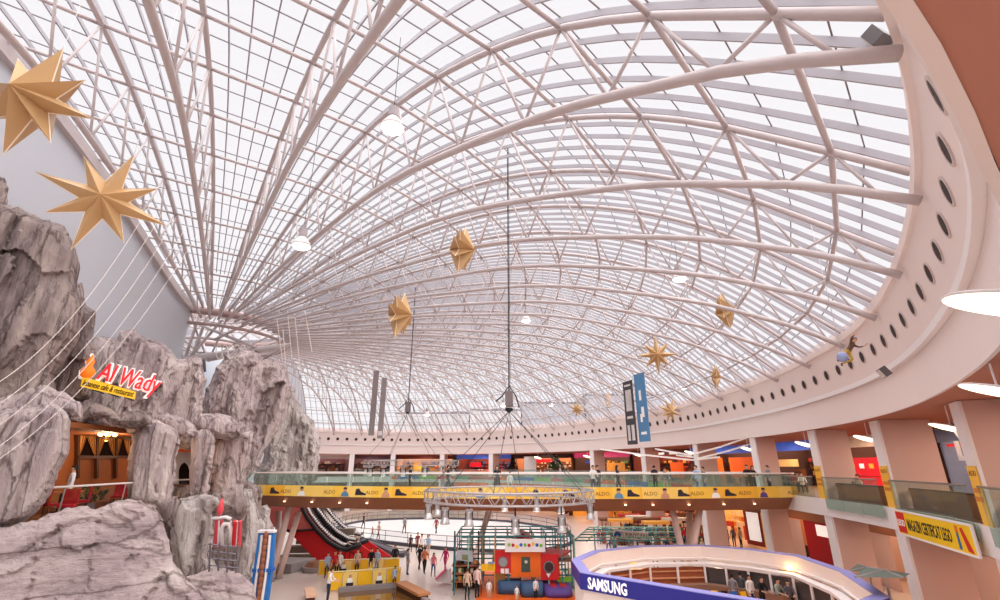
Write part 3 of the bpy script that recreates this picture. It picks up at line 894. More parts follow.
# piers
def s_at_px(px, z=RLOW):
    # arclength at which the ring's under edge is seen in column px (right half and far side)
    best = None
    s_ = SG0 + 4
    while s_ < STOT - 1:
        p, n = at_s(s_); p = p + n * SB(s_); d = p.y * CT + (z - EYE) * ST
        x = 500 + FPX * p.x / d
        if d > 2 and (p.y > 8):
            if best is None or abs(x - px) < best[0]: best = (abs(x - px), s_)
        s_ += 0.05
    return best[1]
PS = [s_at_px(946) - 7.2] + [s_at_px(px) - 0.4 for px in (945, 866, 805, 748, 691.5, 639.5, 589, 540, 488.5, 440, 391, 350)]
for k, s_ in enumerate(PS):
    if k == 8: continue
    p, n = at_s(s_); t = V((-n.y, n.x, 0)); a = math.atan2(n.y, n.x)
    p = p + n * SB(s_)
    dp = {0: 4.0, 1: 4.0, 2: 2.0, 3: 1.7, 4: 1.4}.get(k, 1.8)
    c = p + n * (dp / 2 + 0.15)
    m = MB((c.x, c.y, 0)).box((c.x, c.y, RLOW / 2), (dp, 0.8, RLOW), a)
    o = m.build('pillar', SALW); o['kind'] = 'structure'
    f = p + n * 0.12
    MB((c.x, c.y, 0)).box((f.x, f.y, RLOW / 2 + 0.0), (0.1, 0.84, RLOW - 0.02), a).build('pillar_face', WHITE, o)
LBL = ['disc ceiling lamp %s' % q for q in ('nearest the camera at the picture edge', 'by the nearest pillar, beside the curved white bracket', 'by the second nearest pillar, above the red counter',
       'by the third nearest pillar, above the dining shop', 'by the fourth pillar, over the couple in black', 'by the fifth pillar, right of the brown and red shop', 'by the sixth pillar, left of the brown and red shop', 'by the seventh pillar, right of the red shop sign', 'by the eighth pillar, beside the white pylon')]
def disc_lamp(c, label, to=None):
    t = thing('disc_lamp', 'lit ' + label, 'lamp', c, 'white disc lamps around the gallery')
    n_ = at_s(s_of(c.x, c.y))[1]
    M_ = Matrix.Rotation(math.radians(19), 3, V((n_.y, -n_.x, 0)) * -1)
    MB(c).lathe([(0.3, 0.09), (0.58, 0.03), (0.62, 0.0), (0.6, -0.01)], c, 28, M=M_).build('shade', WHITE, t, True)
    MB(c).lathe([(0.6, -0.012), (0.3, -0.05), (0.02, -0.06)], c, 28, M=M_).build('diffuser', LAMPD, t, True)
    MB(c).tube(c + V((0, 0, 0.1)), V((c.x, c.y, RLOW)), 0.02, 6).build('stem', WHITE, t)
    if to: MB(c).path([c + V((0, 0, 0.16)), c.lerp(to, 0.6) + V((0, 0, -0.05)), to], 0.05, 8).build('arm', WHITE, t, True)
    return t
disc_lamp(V((5.05, 4.35, EYE + 1.45)), LBL[0])
disc_lamp(V((10.1, 9.75, EYE + 1.42)), 'disc ceiling lamp at the picture edge, above the nearest pillar')
for k in range(1, 9):
    p, n = at_s(PS[k] + 1.05)
    p, p2, n2 = p + n * (SB(PS[k]) + 0.05), at_s(PS[k] + 0.42)[0] + n * SB(PS[k]), n
    disc_lamp(V((p.x, p.y, EYE + 1.22)) + n * 0.1, LBL[k], V((p2.x, p2.y, EYE + 1.0)) + n2 * 0.25 if k != 8 else None)
# curved white bracket at the nearest pillar
p, n = at_s(PS[1] + 0.45); p = p + n * SB(PS[1]); tt = V((-n.y, n.x, 0))
bp = V((p.x, p.y, EYE + 0.8)) + n * 0.3
t = thing('sign_bracket', 'curved white bracket with empty frame arm on the nearest pillar', 'bracket', bp)
MB(bp).path([bp, bp + tt * 0.5 + V((0, 0, 0.05)), bp + tt * 0.9 + V((0, 0, 0.4)), bp + tt * 0.7 + V((0, 0, 0.6)), bp + tt * 1.3 + V((0, 0, 0.5))], 0.07, 8).build('arm', WHITE, t, True)
MB(bp).box(bp + tt * 0.55 + V((0, 0, -0.55)), (0.1, 1.1, 0.14), math.atan2(n.y, n.x)).build('shelf', WHITE, t)
MB(bp).box(bp + tt * 1.1 + V((0, 0, -0.3)), (0.1, 0.14, 0.65), math.atan2(n.y, n.x)).build('upright', WHITE, t)
# floodlights on the ring
def floodlight(c, label, aim, to):
    t = thing('floodlight', label, 'floodlight', c)
    d = (V(aim) - V(c)).normalized(); q = d.to_track_quat('Z', 'Y').to_matrix()
    MB(c).box(c, (0.34, 0.3, 0.2), M=q).build('housing', mat('dark_grey_housing', (100, 95, 96), 0.5), t)
    MB(c).box(V(c) + d * 0.11, (0.3, 0.26, 0.02), M=q).build('lens', mat('pale_lens', (214, 206, 196), 0.2, var=0.02), t)
    MB(c).path([c, (V(c) + V(to)) / 2 + V((0, 0, -0.05)), to], 0.03, 6).build('arm', DARK, t)
floodlight(W(879, 38, 7.4), 'square grey floodlight clamped to the white ring top at a roof rib', (0, 20, 8), W(890, 34, 7.6))
floodlight(W(937, 99, 7.6), 'small grey floodlight on the white ring at the salmon soffit', (0, 20, 2), W(946, 93, 7.8))
floodlight(W(957, 277, 11.0), 'small grey floodlight on the lip of the white ring, below the vents', (0, 20, 2), W(963, 271, 11.4))
floodlight(W(884, 372, 15.0), 'tiny pale floodlight on the ring lip right of the hanging figure', (0, 20, 2), W(886, 369, 15.4))
# slab balustrades on the right-hand gallery
FROST = glass_mat('frosted_green_glass', (206, 220, 212), 0.06, 0.30)
RAILM = mat('dull_steel_rail', (150, 138, 128), 0.35, metal=0.5)
blb = ['glass balustrade above the yellow toy-shop banner, nearest the camera', 'glass balustrade beside the second nearest pillar, before the red counter', 'glass balustrade between the footbridge end and the third pillar']
def balustrade(s0, s1, label, frost=True, z0=L2 - 0.5):
    p, n = at_s(s0); o0 = V((p.x, p.y, L2))
    t = thing('glass_balustrade', label, 'balustrade', o0, 'gallery balustrades')
    k = max(1, int((s1 - s0) / 1.6))
    for i in range(k):
        a, b = s0 + (s1 - s0) * (i + 0.01) / k, s0 + (s1 - s0) * (i + 0.99) / k
        MB(o0).prism([rpt(a, -0.12, L2 + 0.02), rpt(b, -0.12, L2 + 0.02), rpt(b, -0.12, L2 + 1.12), rpt(a, -0.12, L2 + 1.12)], at_s(a)[1] * 0.02).build('glass_pane', GLB, t)
        if frost:
            MB(o0).prism([rpt(a, -0.12, z0), rpt(b, -0.12, z0), rpt(b, -0.12, L2 + 0.02), rpt(a, -0.12, L2 + 0.02)], at_s(a)[1] * 0.02).build('frosted_skirt', FROST, t)
    MB(o0).path([rpt(s0 + (s1 - s0) * i / 12, -0.1, L2 + 1.15) for i in range(13)], 0.035, 8).build('handrail', RAILM, t, True)
balustrade(PS[0] + 0.5, PS[1] - 0.5, 'glass balustrade on the gallery beside the nearest pillar, at the picture edge')
balustrade(PS[1] + 0.5, PS[2] - 0.5, blb[0])
balustrade(PS[2] + 0.5, PS[3] - 0.5, blb[1])
for k, lb in zip(range(3, 12), ('behind the footbridge end, before the dining shop', 'before the orange poster shop', 'before the brown and red shop', 'before the pink-signed bar', 'before the red shop sign', 'beside the white pylon, before the red stall', 'before the orange counter', 'before the pillared shops behind the small truss', 'at the far end, before the dark purple shop')):
    balustrade(PS[k] + 0.5, PS[k + 1] - 0.5, 'far glass balustrade on the ring gallery ' + lb, False)
# coloured strip along the far gallery edge
cols = [RED, GREEN, BLUE, ORANGE, mat('crimson_strip', (190, 50, 40), 0.5), mat('green_strip', (30, 130, 70), 0.5)]
SA_, SB_ = PS[5] + 1, PS[11]
mb = MB(rpt(SA_, -0.1, L2))
i = 0; a = SA_
rnd = random.Random(5)
while a < SB_:
    b_ = min(SB_, a + rnd.uniform(2.5, 5))
    k = 3
    mb.sweep([[rpt(a + (b_ - a) * j / k, o, z) for o, z in ((-0.2, L2 - 0.42), (-0.2, L2 + 0.05), (-0.14, L2 + 0.05), (-0.14, L2 - 0.42))] for j in range(k + 1)], mi=i % 6)
    i += 1; a = b_
tag(mb.build('edge_strip', cols), 'long strip of coloured panels along the far gallery edge', 'panel strip')
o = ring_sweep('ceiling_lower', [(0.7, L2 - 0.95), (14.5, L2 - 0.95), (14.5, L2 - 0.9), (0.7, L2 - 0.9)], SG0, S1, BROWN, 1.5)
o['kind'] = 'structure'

# ------------------------------------------------------------------ shops
SHOPC = {}
def pal(name, col, emit=0.0): return mat('shop_' + name, col, 0.55, emit=emit, var=0.1, scale=2)
GOODS = [pal('goods_red', (196, 60, 48)), pal('goods_cream', (236, 216, 190)), pal('goods_brown', (120, 74, 48)), pal('goods_dark', (52, 40, 40)), pal('goods_amber', (232, 160, 70)), pal('goods_blue', (70, 100, 160)), pal('goods_green', (84, 120, 70)), pal('goods_grey', (150, 140, 140))]
def shop(s0, s1, off, z0, h, label, wall, sign=None, signtext=None, seed=0, lamp=SHOPL, depth=4.5, goods=(0, 1, 2, 3, 4, 5, 6, 7), counter=None, group=None, poster=None, ceil=True, scol=None, fas=None):
    a, b = rpt(s0, off, z0), rpt(s1, off, z0)
    u = (b - a); L = u.length; u.normalize(); n = V((u.y, -u.x, 0))
    pm, nm = at_s((s0 + s1) / 2)
    if n.dot(nm) < 0: n = -n
    t = thing('shop', label, 'shop', a, group)
    up = V((0, 0, 1))
    P = lambda x, y, z: a + u * x + n * y + up * z
    def bx(x0, x1, y0, y1, z0_, z1, mb=None, mi=0):
        mb = mb or MB(a)
        return mb.prism([P(x0, y0, z0_), P(x1, y0, z0_), P(x1, y1, z0_), P(x0, y1, z0_)], up * (z1 - z0_), mi)
    bx(0, L, depth, depth + 0.1, 0, h).build('back_wall', wall, t)
    bx(0, 0.15, 0, depth, 0, h).build('side_wall', wall, t); bx(L - 0.15, L, 0, depth, 0, h).build('side_wall', wall, t)
    bx(0, L, -0.1, 0.15, fas or h - 0.75, h).build('fascia', sign or wall, t)
    bx(0.4, L - 0.4, 0.5, depth - 0.4, h - 0.12, h - 0.06).build('lit_ceiling', lamp, t)
    rnd = random.Random(seed)
    g = MB(a); sh = MB(a)
    for lev in range(4):
        z = 0.3 + lev * 0.6
        bx(0.5, L - 0.5, depth - 0.6, depth, z, z + 0.05, sh)
        x = 0.55
        while x < L - 0.9:
            w_ = rnd.uniform(0.15, 0.5)
            bx(x, x + w_, depth - 0.5, depth - 0.12, z + 0.05, z + 0.05 + rnd.uniform(0.18, 0.45), g, rnd.choice(goods))
            x += w_ + rnd.uniform(0.02, 0.15)
    for k in range(int(L * 0.8)):
        x = rnd.uniform(0.5, L - 1.2); y = rnd.uniform(0.4, depth - 1.4); w_ = rnd.uniform(0.4, 0.9); hh = rnd.uniform(0.7, 1.7)
        bx(x, x + w_, y, y + 0.5, 0, hh, g, rnd.choice(goods))
    sh.build('shelf', wall, t)
    tag(g.build('goods', GOODS, t), kind='stuff')
    if counter: bx(0.6, L - 0.6, 0.2, 0.8, 0, 1.05).build('counter', counter, t)
    if poster:
        for i_, (x0, x1, z1, z2, mm) in enumerate(poster):
            bx(x0 * L, x1 * L, (0.1 if z2 < h - 0.8 else -0.16) - 0.02 * i_, (0.16 if z2 < h - 0.8 else -0.1) - 0.02 * i_, z1, z2).build('panel', mm, t)
    if signtext:
        x = u if (u.cross(-n)).dot(up) < 0 else -u
        x = -u if (up.cross(-n)).dot(u) < 0 else u
        st = P(0.2 * L, -0.14, h - 0.58) if x.dot(u) > 0 else P(0.8 * L, -0.14, h - 0.58)
        lettering(signtext, 0.55, frame(st, x, -n), WHL, t, o=a, depth=0.03, width=0.55 * L)
    return t
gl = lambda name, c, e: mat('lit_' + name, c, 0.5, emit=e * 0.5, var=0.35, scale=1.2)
ORP = gl('orange_poster', (236, 92, 22), 0.55)
BLS = gl('blue_sign', (66, 96, 190), 0.45)
REDS = gl('red_sign', (222, 26, 40), 0.5)
PINK = gl('pink_sign', (226, 70, 120), 0.5)
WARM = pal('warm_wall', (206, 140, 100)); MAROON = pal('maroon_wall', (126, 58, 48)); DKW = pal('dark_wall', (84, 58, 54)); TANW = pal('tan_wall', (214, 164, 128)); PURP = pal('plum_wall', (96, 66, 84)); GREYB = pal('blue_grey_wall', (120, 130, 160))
H2 = RLOW - L2
# upper gallery, bay by bay
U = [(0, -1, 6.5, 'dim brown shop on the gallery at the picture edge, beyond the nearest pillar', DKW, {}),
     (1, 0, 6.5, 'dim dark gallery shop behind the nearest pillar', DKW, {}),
     (3, 2, 6.5, 'clothes shop with blue-grey walls and red strip on the gallery', GREYB, dict(sign=GREYB, goods=(3, 5, 5, 7, 1, 0), poster=[(0.05, 0.95, 2.75, 2.9, REDS)])),
     (4, 3, 6.5, 'food counter with bright red front and cream panels above', DKW, dict(sign=pal('cream_board', (236, 216, 190)), counter=REDS, poster=[(0.02, 0.98, 1.1, 2.3, REDS)] + [(0.06 + 0.12 * q_, 0.11 + 0.12 * q_, 1.6, 1.9, (WHL, gl('amber_mark', (246, 170, 60), 0.4))[q_ % 2]) for q_ in range(8)], goods=(0, 1, 3))),
     (5, 4, 6.5, 'dining shop with blue lit sign and amber wall pictures', DKW, dict(sign=BLS, goods=(2, 4, 0, 3, 1), poster=[(0.1, 0.3, 1.6, 2.3, ORP), (0.5, 0.9, 1.7, 2.3, gl('amber_picture', (240, 180, 110), 0.4))])),
     (6, 5, 6.5, 'shop with glowing orange poster windows and blue ceiling', DKW, dict(sign=BLS, poster=[(0.05, 0.4, 0.7, 2.6, ORP), (0.5, 0.95, 0.7, 2.6, ORP)], goods=(3, 4, 2))),
     (7, 6, 7, 'brown and red shop with white lettered sign between far pillars', MAROON, dict(sign=MAROON, goods=(0, 2, 3, 4), poster=[(0.15, 0.35, 0.4, 2.2, ORP), (0.2, 0.32, 3.15, 3.4, WHL), (0.4, 0.52, 3.15, 3.4, WHL), (0.6, 0.72, 3.15, 3.4, WHL)])),
     (8, 7, 7, 'bar with pink and blue lit sign between far pillars', DKW, dict(sign=PINK, goods=(2, 3, 4, 6), poster=[(0.5, 0.8, 2.2, 2.5, BLS), (0.1, 0.4, 0.5, 2.2, gl('amber_front', (236, 150, 60), 0.4))])),
     (9, 8, 7, 'shop with a wide red lit sign, behind the big dark tree', WARM, dict(sign=pal('dark_fascia', (70, 44, 40)), goods=(2, 3, 0, 1), poster=[(0.3, 0.75, 2.35, 2.85, REDS)])),
     (10, 9, 7, 'counter with blue sign above and red and orange front', MAROON, dict(sign=BLS, counter=ORANGE, goods=(0, 3, 5), poster=[(0.55, 0.75, 1.6, 2.4, REDS)])),
     (11, 10, 7, 'far shop with an orange door panel behind the small lighting truss', TANW, dict(sign=MAROON, poster=[(0.55, 0.7, 0.3, 2.2, gl('amber_door', (240, 170, 60), 0.4))])),
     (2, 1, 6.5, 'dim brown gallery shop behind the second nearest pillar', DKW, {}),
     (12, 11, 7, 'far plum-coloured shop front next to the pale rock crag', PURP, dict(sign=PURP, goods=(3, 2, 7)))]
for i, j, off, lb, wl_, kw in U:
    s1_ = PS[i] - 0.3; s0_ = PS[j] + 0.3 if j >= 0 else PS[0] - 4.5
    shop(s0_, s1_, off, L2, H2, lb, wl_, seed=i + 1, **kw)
shop(PS[12], PS[12] + 7, 5, L2, H2, 'last far shop beside the pale crag with a white awning band', PURP, sign=WHITE, seed=13, goods=(3, 2, 7))
# lower level
H1 = L2 - 0.95
D_ = [(1, 0, 4.2, 'dark brown lower shop with black sign under the toy-shop banner', WOOD, dict(sign=DARK, goods=(2, 3, 4))),
      (2, 1, 6, 'dim salmon lower shop behind the pillar with the toy-shop banner', TANW, dict(sign=TANW, goods=(0, 2, 4, 1))),
      (3, 2, 6, 'lower shop with warm lit shelves behind the green canopies', WARM, dict(sign=BROWN, goods=(0, 1, 4, 3), poster=[(0.3, 1.0, 0, 3.2, SALW)])),
      (5, 4, 6, 'lower shop with a deep red front and white emblem', WARM, dict(sign=BROWN, goods=(0, 2, 3), poster=[(0.55, 1.0, 0, 3.1, SALW), (0.05, 0.5, 0.1, 3.6, mat('deep_red_front', (158, 16, 26), 0.5)), (0.2, 0.36, 2.2, 3.0, WHL)])),
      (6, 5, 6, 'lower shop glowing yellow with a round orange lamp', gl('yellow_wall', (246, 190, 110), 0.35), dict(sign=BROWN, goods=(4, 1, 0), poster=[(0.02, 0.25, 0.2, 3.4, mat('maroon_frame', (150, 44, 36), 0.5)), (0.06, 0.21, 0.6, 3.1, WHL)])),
      (7, 6, 6, 'lower shop with dark red shelves between the white pillars', MAROON, dict(sign=REDS, goods=(0, 3, 1))),
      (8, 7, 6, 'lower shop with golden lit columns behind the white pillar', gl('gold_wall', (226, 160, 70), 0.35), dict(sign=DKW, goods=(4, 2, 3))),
      (4, 3, 6, 'lower shop behind the third pillar, with red goods', SALW, dict(sign=BROWN, poster=[(0.6, 1.0, 0, 3.2, SALW)])), (9, 8, 6, 'far lower shop straight behind the big truss', MAROON, dict(sign=REDS)), (10, 9, 6, 'far lower shop left of the big truss, behind the rink', TANW, dict(sign=ORP)),
      (11, 10, 6, 'far lower shop behind the skating rink', DKW, dict(sign=BROWN)), (12, 11, 6, 'far lower shop behind the skater on the left of the rink', DKW, dict(sign=DKW))]
for i, j, off, lb, wl_, kw in D_:
    shop(PS[j] + 0.3, PS[i] - 0.3, off, 0, H1, lb, wl_, seed=i + 20, lamp=mat('dim_shop_ceiling_panel', (255, 214, 176), 0.5, emit=0.5, var=0) if i == 1 else mat('soft_shop_ceiling_panel', (255, 218, 180), 0.5, emit=1.5, var=0), fas=None if i == 1 else 3.2, **kw)
# downlights in the two soffits that show
for k, (s_, off, z, lb) in enumerate([(PS[1] + 3 + 0.0, 3.5, RLOW, 'u'), (PS[1] + 3.6, 4.6, RLOW, 'u'), (PS[2] + 2, 2.2, L2 - 0.95, 'l'), (PS[2] + 3.2, 2.2, L2 - 0.95, 'l'), (PS[2] + 4.4, 2.2, L2 - 0.95, 'l'), (PS[3] + 2, 3.0, L2 - 0.95, 'm'), (PS[3] + 3.4, 3.0, L2 - 0.95, 'm')]):
    q = rpt(s_, off, z)
    t = thing('downlight', {'u': 'small round lit downlight in the salmon gallery soffit', 'l': 'small round lit downlight in the brown soffit below the second balustrade', 'm': 'small round lit downlight in the brown soffit beside the red-fronted lower shop'}[lb], 'downlight', q, {'u': 'downlights in the salmon soffit', 'l': 'downlights in the brown soffit row', 'm': 'downlights by the red shop'}[lb])
    MB(q).lathe([(0.14, 0), (0.15, -0.03), (0.11, -0.03)], q, 14).build('rim', WHITE, t)
    MB(q).lathe([(0.105, -0.01), (0.105, -0.035)], q, 14).build('lens', LAMPW, t)
# warm light that the gallery lamps give
def alight(name, p, e, col, size, rot=(0, 0, 0)):
    l = bpy.data.lights.new(name, 'AREA'); l.shape = 'DISK'; l.energy = e; l.color = col; l.size = size
    o = bpy.data.objects.new(name, l); COL.objects.link(o); o.location = p; o.rotation_euler = rot
for k in range(0, 12):
    s_ = (PS[k] + PS[k + 1]) / 2
    alight('gallery_lamp_light', rpt(s_, 4.0, RLOW - 0.1), 150, (1.0, 0.8, 0.66), 1.2)
    alight('lower_lamp_light', rpt(s_, 3.2, L2 - 1.05), 70, (1.0, 0.72, 0.54), 1.2)
# ------------------------------------------------------------------ banners on the right
YBN = mat('yellow_banner_cloth', (246, 190, 70), 0.6, var=0.05)
OT = mat('orange_print', (216, 130, 50), 0.6, var=0.0)
for k, lb in ((1, 'tall yellow banner hung on the nearest pillar'), (2, 'tall yellow banner hung on the second nearest pillar'), (3, 'tall yellow banner hung on the pillar at the footbridge end')):
    p, n = at_s(PS[k]); tt = V((-n.y, n.x, 0))
    c = V((p.x, p.y, L2)) + n * (0.03 + SB(PS[k]))
    t = thing('pillar_banner', lb, 'banner', c, None)
    q = [c + tt * 0.38 + V((0, 0, -0.1)), c - tt * 0.38 + V((0, 0, -0.1)), c - tt * 0.38 + V((0, 0, 1.75)), c + tt * 0.38 + V((0, 0, 1.75))]
    MB(c).prism(q, n * 0.03).build('cloth', YBN, t)
    r = random.Random(k)
    x = -tt
    for zz, tx in ((1.45, 'ALDO'), (0.95, 'NEW'), (0.7, 'LOOK')):
        lettering(tx, 0.24, frame(c - x * 0.3 - n * 0.005 + V((0, 0, zz)), x, -n), mat('brown_print', (150, 90, 40), 0.6, var=0), t, o=c, depth=0.004, width=0.6) if k == 99 or zz == 1.45 else MB(c).prism([c - x * 0.3 - n * 0.01 + V((0, 0, zz)), c + x * 0.3 - n * 0.01 + V((0, 0, zz)), c + x * 0.3 - n * 0.01 + V((0, 0, zz + 0.14)), c - x * 0.3 - n * 0.01 + V((0, 0, zz + 0.14))], -n * 0.004).build('print', OT, t)
# toy-shop banner on the slab edge
s0, s1 = PS[2] - 0.7, PS[1] + 0.45
A0, A1 = rpt(s0, -0.2, L2 - 0.95), rpt(s1, -0.2, L2 - 0.95)
u = (A1 - A0).normalized(); L = (A1 - A0).length; n = V((u.y, -u.x, 0))
if n.dot(at_s(s0)[1]) > 0: n = -n
t = thing('shop_banner', 'long yellow toy-shop banner with red square logo on the gallery edge', 'banner', A0)
z1 = V((0, 0, 0.92))
MB(A0).prism([A0, A1, A1 + z1, A0 + z1], n * 0.06).build('board', mat('bright_yellow_board', (250, 204, 20), 0.5, var=0.02), t)
fr = MB(A0)
for a, b in ((A0, A1), (A1, A1 + z1), (A1 + z1, A0 + z1), (A0 + z1, A0)): fr.bar(a + n * 0.04, b + n * 0.04, 0.07, 0.07)
fr.build('frame', WHITE, t)
F = lambda x, z, o: A0 + u * x + V((0, 0, z)) + n * o
LGR = mat('logo_red', (214, 30, 30), 0.5, var=0)
MB(A0).prism([F(0.12, 0.08, 0.062), F(0.92, 0.08, 0.062), F(0.92, 0.86, 0.062), F(0.12, 0.86, 0.062)], n * 0.01).build('logo', LGR, t)
lettering('LEGO', 0.34, frame(F(0.17, 0.34, 0.075), u, n), mat('white_print', (250, 248, 244), 0.5, var=0), t, o=A0, depth=0.004, width=0.7, bold=0.01)
lettering('MAGAZIN CERTIFICAT LEGO', 0.6, frame(F(1.1, 0.24, 0.065), u, n), mat('black_print', (30, 26, 22), 0.5, var=0), t, o=A0, depth=0.004, width=L * 0.58, bold=0.008)
x0 = L * 0.87
MB(A0).prism([F(x0 + 0.25, 0.1, 0.065), F(x0 + 0.6, 0.06, 0.065), F(x0 + 0.2, 0.8, 0.065), F(x0 + 0.02, 0.75, 0.065)], n * 0.005).build('print', LGR, t)
MB(A0).prism([F(x0 - 0.3, 0.1, 0.065), F(x0 - 0.12, 0.1, 0.065), F(x0 - 0.16, 0.6, 0.065), F(x0 - 0.28, 0.6, 0.065)], n * 0.005).build('print', BLUE, t)
MB(A0).prism([F(x0 - 0.3, 0.6, 0.065), F(x0 - 0.12, 0.6, 0.065), F(x0 - 0.12, 0.82, 0.065), F(x0 - 0.3, 0.82, 0.065)], n * 0.005).build('print', ORANGE, t)

# low brown panels added behind the nearest balustrades for brown reflections in the glass
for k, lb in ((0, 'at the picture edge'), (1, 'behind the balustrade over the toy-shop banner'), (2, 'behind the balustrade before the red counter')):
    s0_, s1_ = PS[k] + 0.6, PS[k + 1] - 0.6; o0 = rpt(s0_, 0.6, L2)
    t = thing('reflection_panel', 'low brown panel added for the reflections in the glass, on the gallery ' + lb, 'partition', o0, 'brown panels added for reflections')
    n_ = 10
    MB(o0).sweep([[rpt(s0_ + (s1_ - s0_) * i / n_, o, z) for o, z in ((0.55, L2 + 0.02), (0.55, L2 + 0.8), (0.65, L2 + 0.8), (0.65, L2 + 0.02))] for i in range(n_ + 1)]).build('panel', mat('brown_reflection_tone', (134, 82, 54), 0.4, var=0.3, scale=2.5), t)
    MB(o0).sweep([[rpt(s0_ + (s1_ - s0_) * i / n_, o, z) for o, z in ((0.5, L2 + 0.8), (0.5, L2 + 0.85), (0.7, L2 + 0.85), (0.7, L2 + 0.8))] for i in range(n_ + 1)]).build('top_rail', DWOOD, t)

# ------------------------------------------------------------------ footbridge
def yb(x): return 31.2 + 0.0085 * (x - 5) ** 2
BX0, BX1 = -19.0, 19.0
def bsweep(prof, x0=BX0, x1=BX1, n=28, o=(0, 0, 0), mb=None, mi=0):
    mb = mb or MB(o)
    return mb.sweep([[V((x0 + (x1 - x0) * i / n, yb(x0 + (x1 - x0) * i / n) + a, z)) for a, z in prof] for i in range(n + 1)], mi)
bo = V((0, yb(0), L2))
t = thing('footbridge', 'curved footbridge with brown soffit and yellow printed banner across the hall', 'bridge', bo)
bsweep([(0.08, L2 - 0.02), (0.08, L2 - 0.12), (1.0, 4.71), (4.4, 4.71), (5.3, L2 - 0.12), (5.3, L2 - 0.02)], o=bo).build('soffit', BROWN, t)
bsweep([(0.0, L2 - 0.02), (0.0, L2 + 0.02), (5.4, L2 + 0.02), (5.4, L2 - 0.02)], o=bo).build('deck', mat('pale_deck', (214, 206, 200), 0.5), t)
ban = bsweep([(-0.05, L2 - 0.13), (-0.05, L2 + 0.53), (-0.01, L2 + 0.53), (-0.01, L2 - 0.13)], o=bo).build('banner', BANN, t)
for side in (0.03, 5.3):
    for i in range(20):
        x0 = BX0 + (BX1 - BX0) * i / 20 + 0.03; x1 = BX0 + (BX1 - BX0) * (i + 1) / 20 - 0.03
        bsweep([(side, L2 + 0.02), (side, L2 + 1.28), (side + 0.02, L2 + 1.28), (side + 0.02, L2 + 0.02)], x0, x1, 2, bo).build('glass_pane', GLB, t)
    MB(bo).path([V((BX0 + (BX1 - BX0) * i / 28, yb(BX0 + (BX1 - BX0) * i / 28) + side, L2 + 1.3)) for i in range(29)], 0.045, 8).build('handrail', mat('pale_handrail', (226, 214, 208), 0.4), t, True)
def bx_at(px):
    for k in range(400):
        x = BX0 + (BX1 - BX0) * k / 399
        p = V((x, yb(x), L2 + 0.2))
        d = p.y * CT + (p.z - EYE) * ST
        if 500 + FPX * x / d >= px: return x
    return BX1
PBK = mat('dark_print', (52, 44, 56), 0.6, var=0); PBL = mat('blue_print', (92, 140, 176), 0.6, var=0); PWH = mat('white_print', (250, 248, 244), 0.5, var=0); PSK = mat('skin_print', (206, 152, 118), 0.6, var=0); PBR = mat('brown_print', (150, 90, 40), 0.6, var=0)
def bfr(x, z, off=-0.055):
    return V((x, yb(x) + off, L2 + z))
def bpoly(x, pts, m, dep=0.006):
    sl = 0.017 * (x - 5)
    MB(bo).prism([V((x + a, yb(x) + sl * a - 0.055, L2 + z)) for a, z in pts], (0, -dep, 0)).build('print', m, ban)
def bust(x, shirt, hair=PBK):
    bpoly(x, [(-0.28, -0.1), (0.28, -0.1), (0.22, 0.12), (0.08, 0.2), (-0.08, 0.2), (-0.22, 0.12)], shirt)
    bpoly(x, [(-0.1, 0.2), (0.1, 0.2), (0.12, 0.36), (0.0, 0.42), (-0.12, 0.36)], PSK, 0.008)
    bpoly(x, [(-0.14, 0.34), (0.14, 0.34), (0.1, 0.46), (-0.08, 0.47)], hair, 0.01)
def shoe(x, m=PBK):
    bpoly(x, [(-0.35, 0.0), (0.4, 0.0), (0.42, 0.08), (0.05, 0.2), (-0.1, 0.4), (-0.3, 0.36)], m)
for px in (258, 274, 360, 400, 537, 568, 632, 682, 729): shoe(bx_at(px))
for px, m in ((301, PWH), (344, PBL), (386, PSK), (480, PBL), (617, PBL), (664, PSK), (714, PWH), (763, PURPLE)): bust(bx_at(px), m)
for px in (280, 323, 366, 411, 452, 508, 594, 642, 689, 737, 786):
    x = bx_at(px); sl = 0.017 * (x - 5)
    lettering('ALDO', 0.3, frame(bfr(x, 0.06), (1, sl, 0), (sl, -1, 0)), PBR, ban, o=bo, depth=0.004, width=0.86)
SDL = mat('lit_small_lamp', (255, 220, 180), 0.5, emit=3, var=0)
for px in (283, 310, 338, 366, 625, 653, 690, 724, 755):
    x = bx_at(px); c = V((x, yb(x) + 0.45, 5.12))
    MB(bo).lathe([(0.07, 0.0), (0.07, -0.05)], c + V((0, -0.03, 0.0)), 10).build('spotlight', SDL, t)
def strut(px0, py0, px1, py1, label, Y, z1=0.0, Yb=None):
    a = WY(px0, py0, Y); b = WY(px1, py1, Yb or Y)
    k = (b.z - z1) / (b.z - a.z) if z1 is not None else 0
    b2 = b.lerp(a, k) if z1 is not None else b
    t = thing('bridge_strut', label, 'strut', b2, None)
    MB(b2).tube(a, b2, 0.21, 12).build('shaft', mat('pinkish_column_paint', (226, 198, 188), 0.6), t, True)
    MB(b2).lathe([(0.34, 0.0), (0.3, 0.08)], b2, 14).build('foot', mat('grey_concrete', (150, 140, 138), 0.8, var=0.1), t)
strut(290, 505, 274, 566, 'slanting pale strut under the footbridge at its left end, in front', 36.6)
strut(299, 512, 282, 566, 'slanting pale strut under the footbridge at its left end, right of the pair', 37.4)
strut(279, 511, 277, 560, 'upright pale strut behind the slanting pair near the rock spire', 39.5)
strut(672, 507, 681, 548, 'pale strut under the footbridge leaning right, above the round kiosk', 33.5)
strut(700, 507, 693, 548, 'pale strut under the footbridge leaning left, above the round kiosk', 33.5)
strut(690, 512, 689, 548, 'upright pale strut between the two leaning ones above the round kiosk', 35.5)
strut(490, 508, 476, 553, 'pale strut under the middle of the footbridge, behind the big truss', 35.4, 0.0, 44.0)
pb = WZ(276, 571, 0)
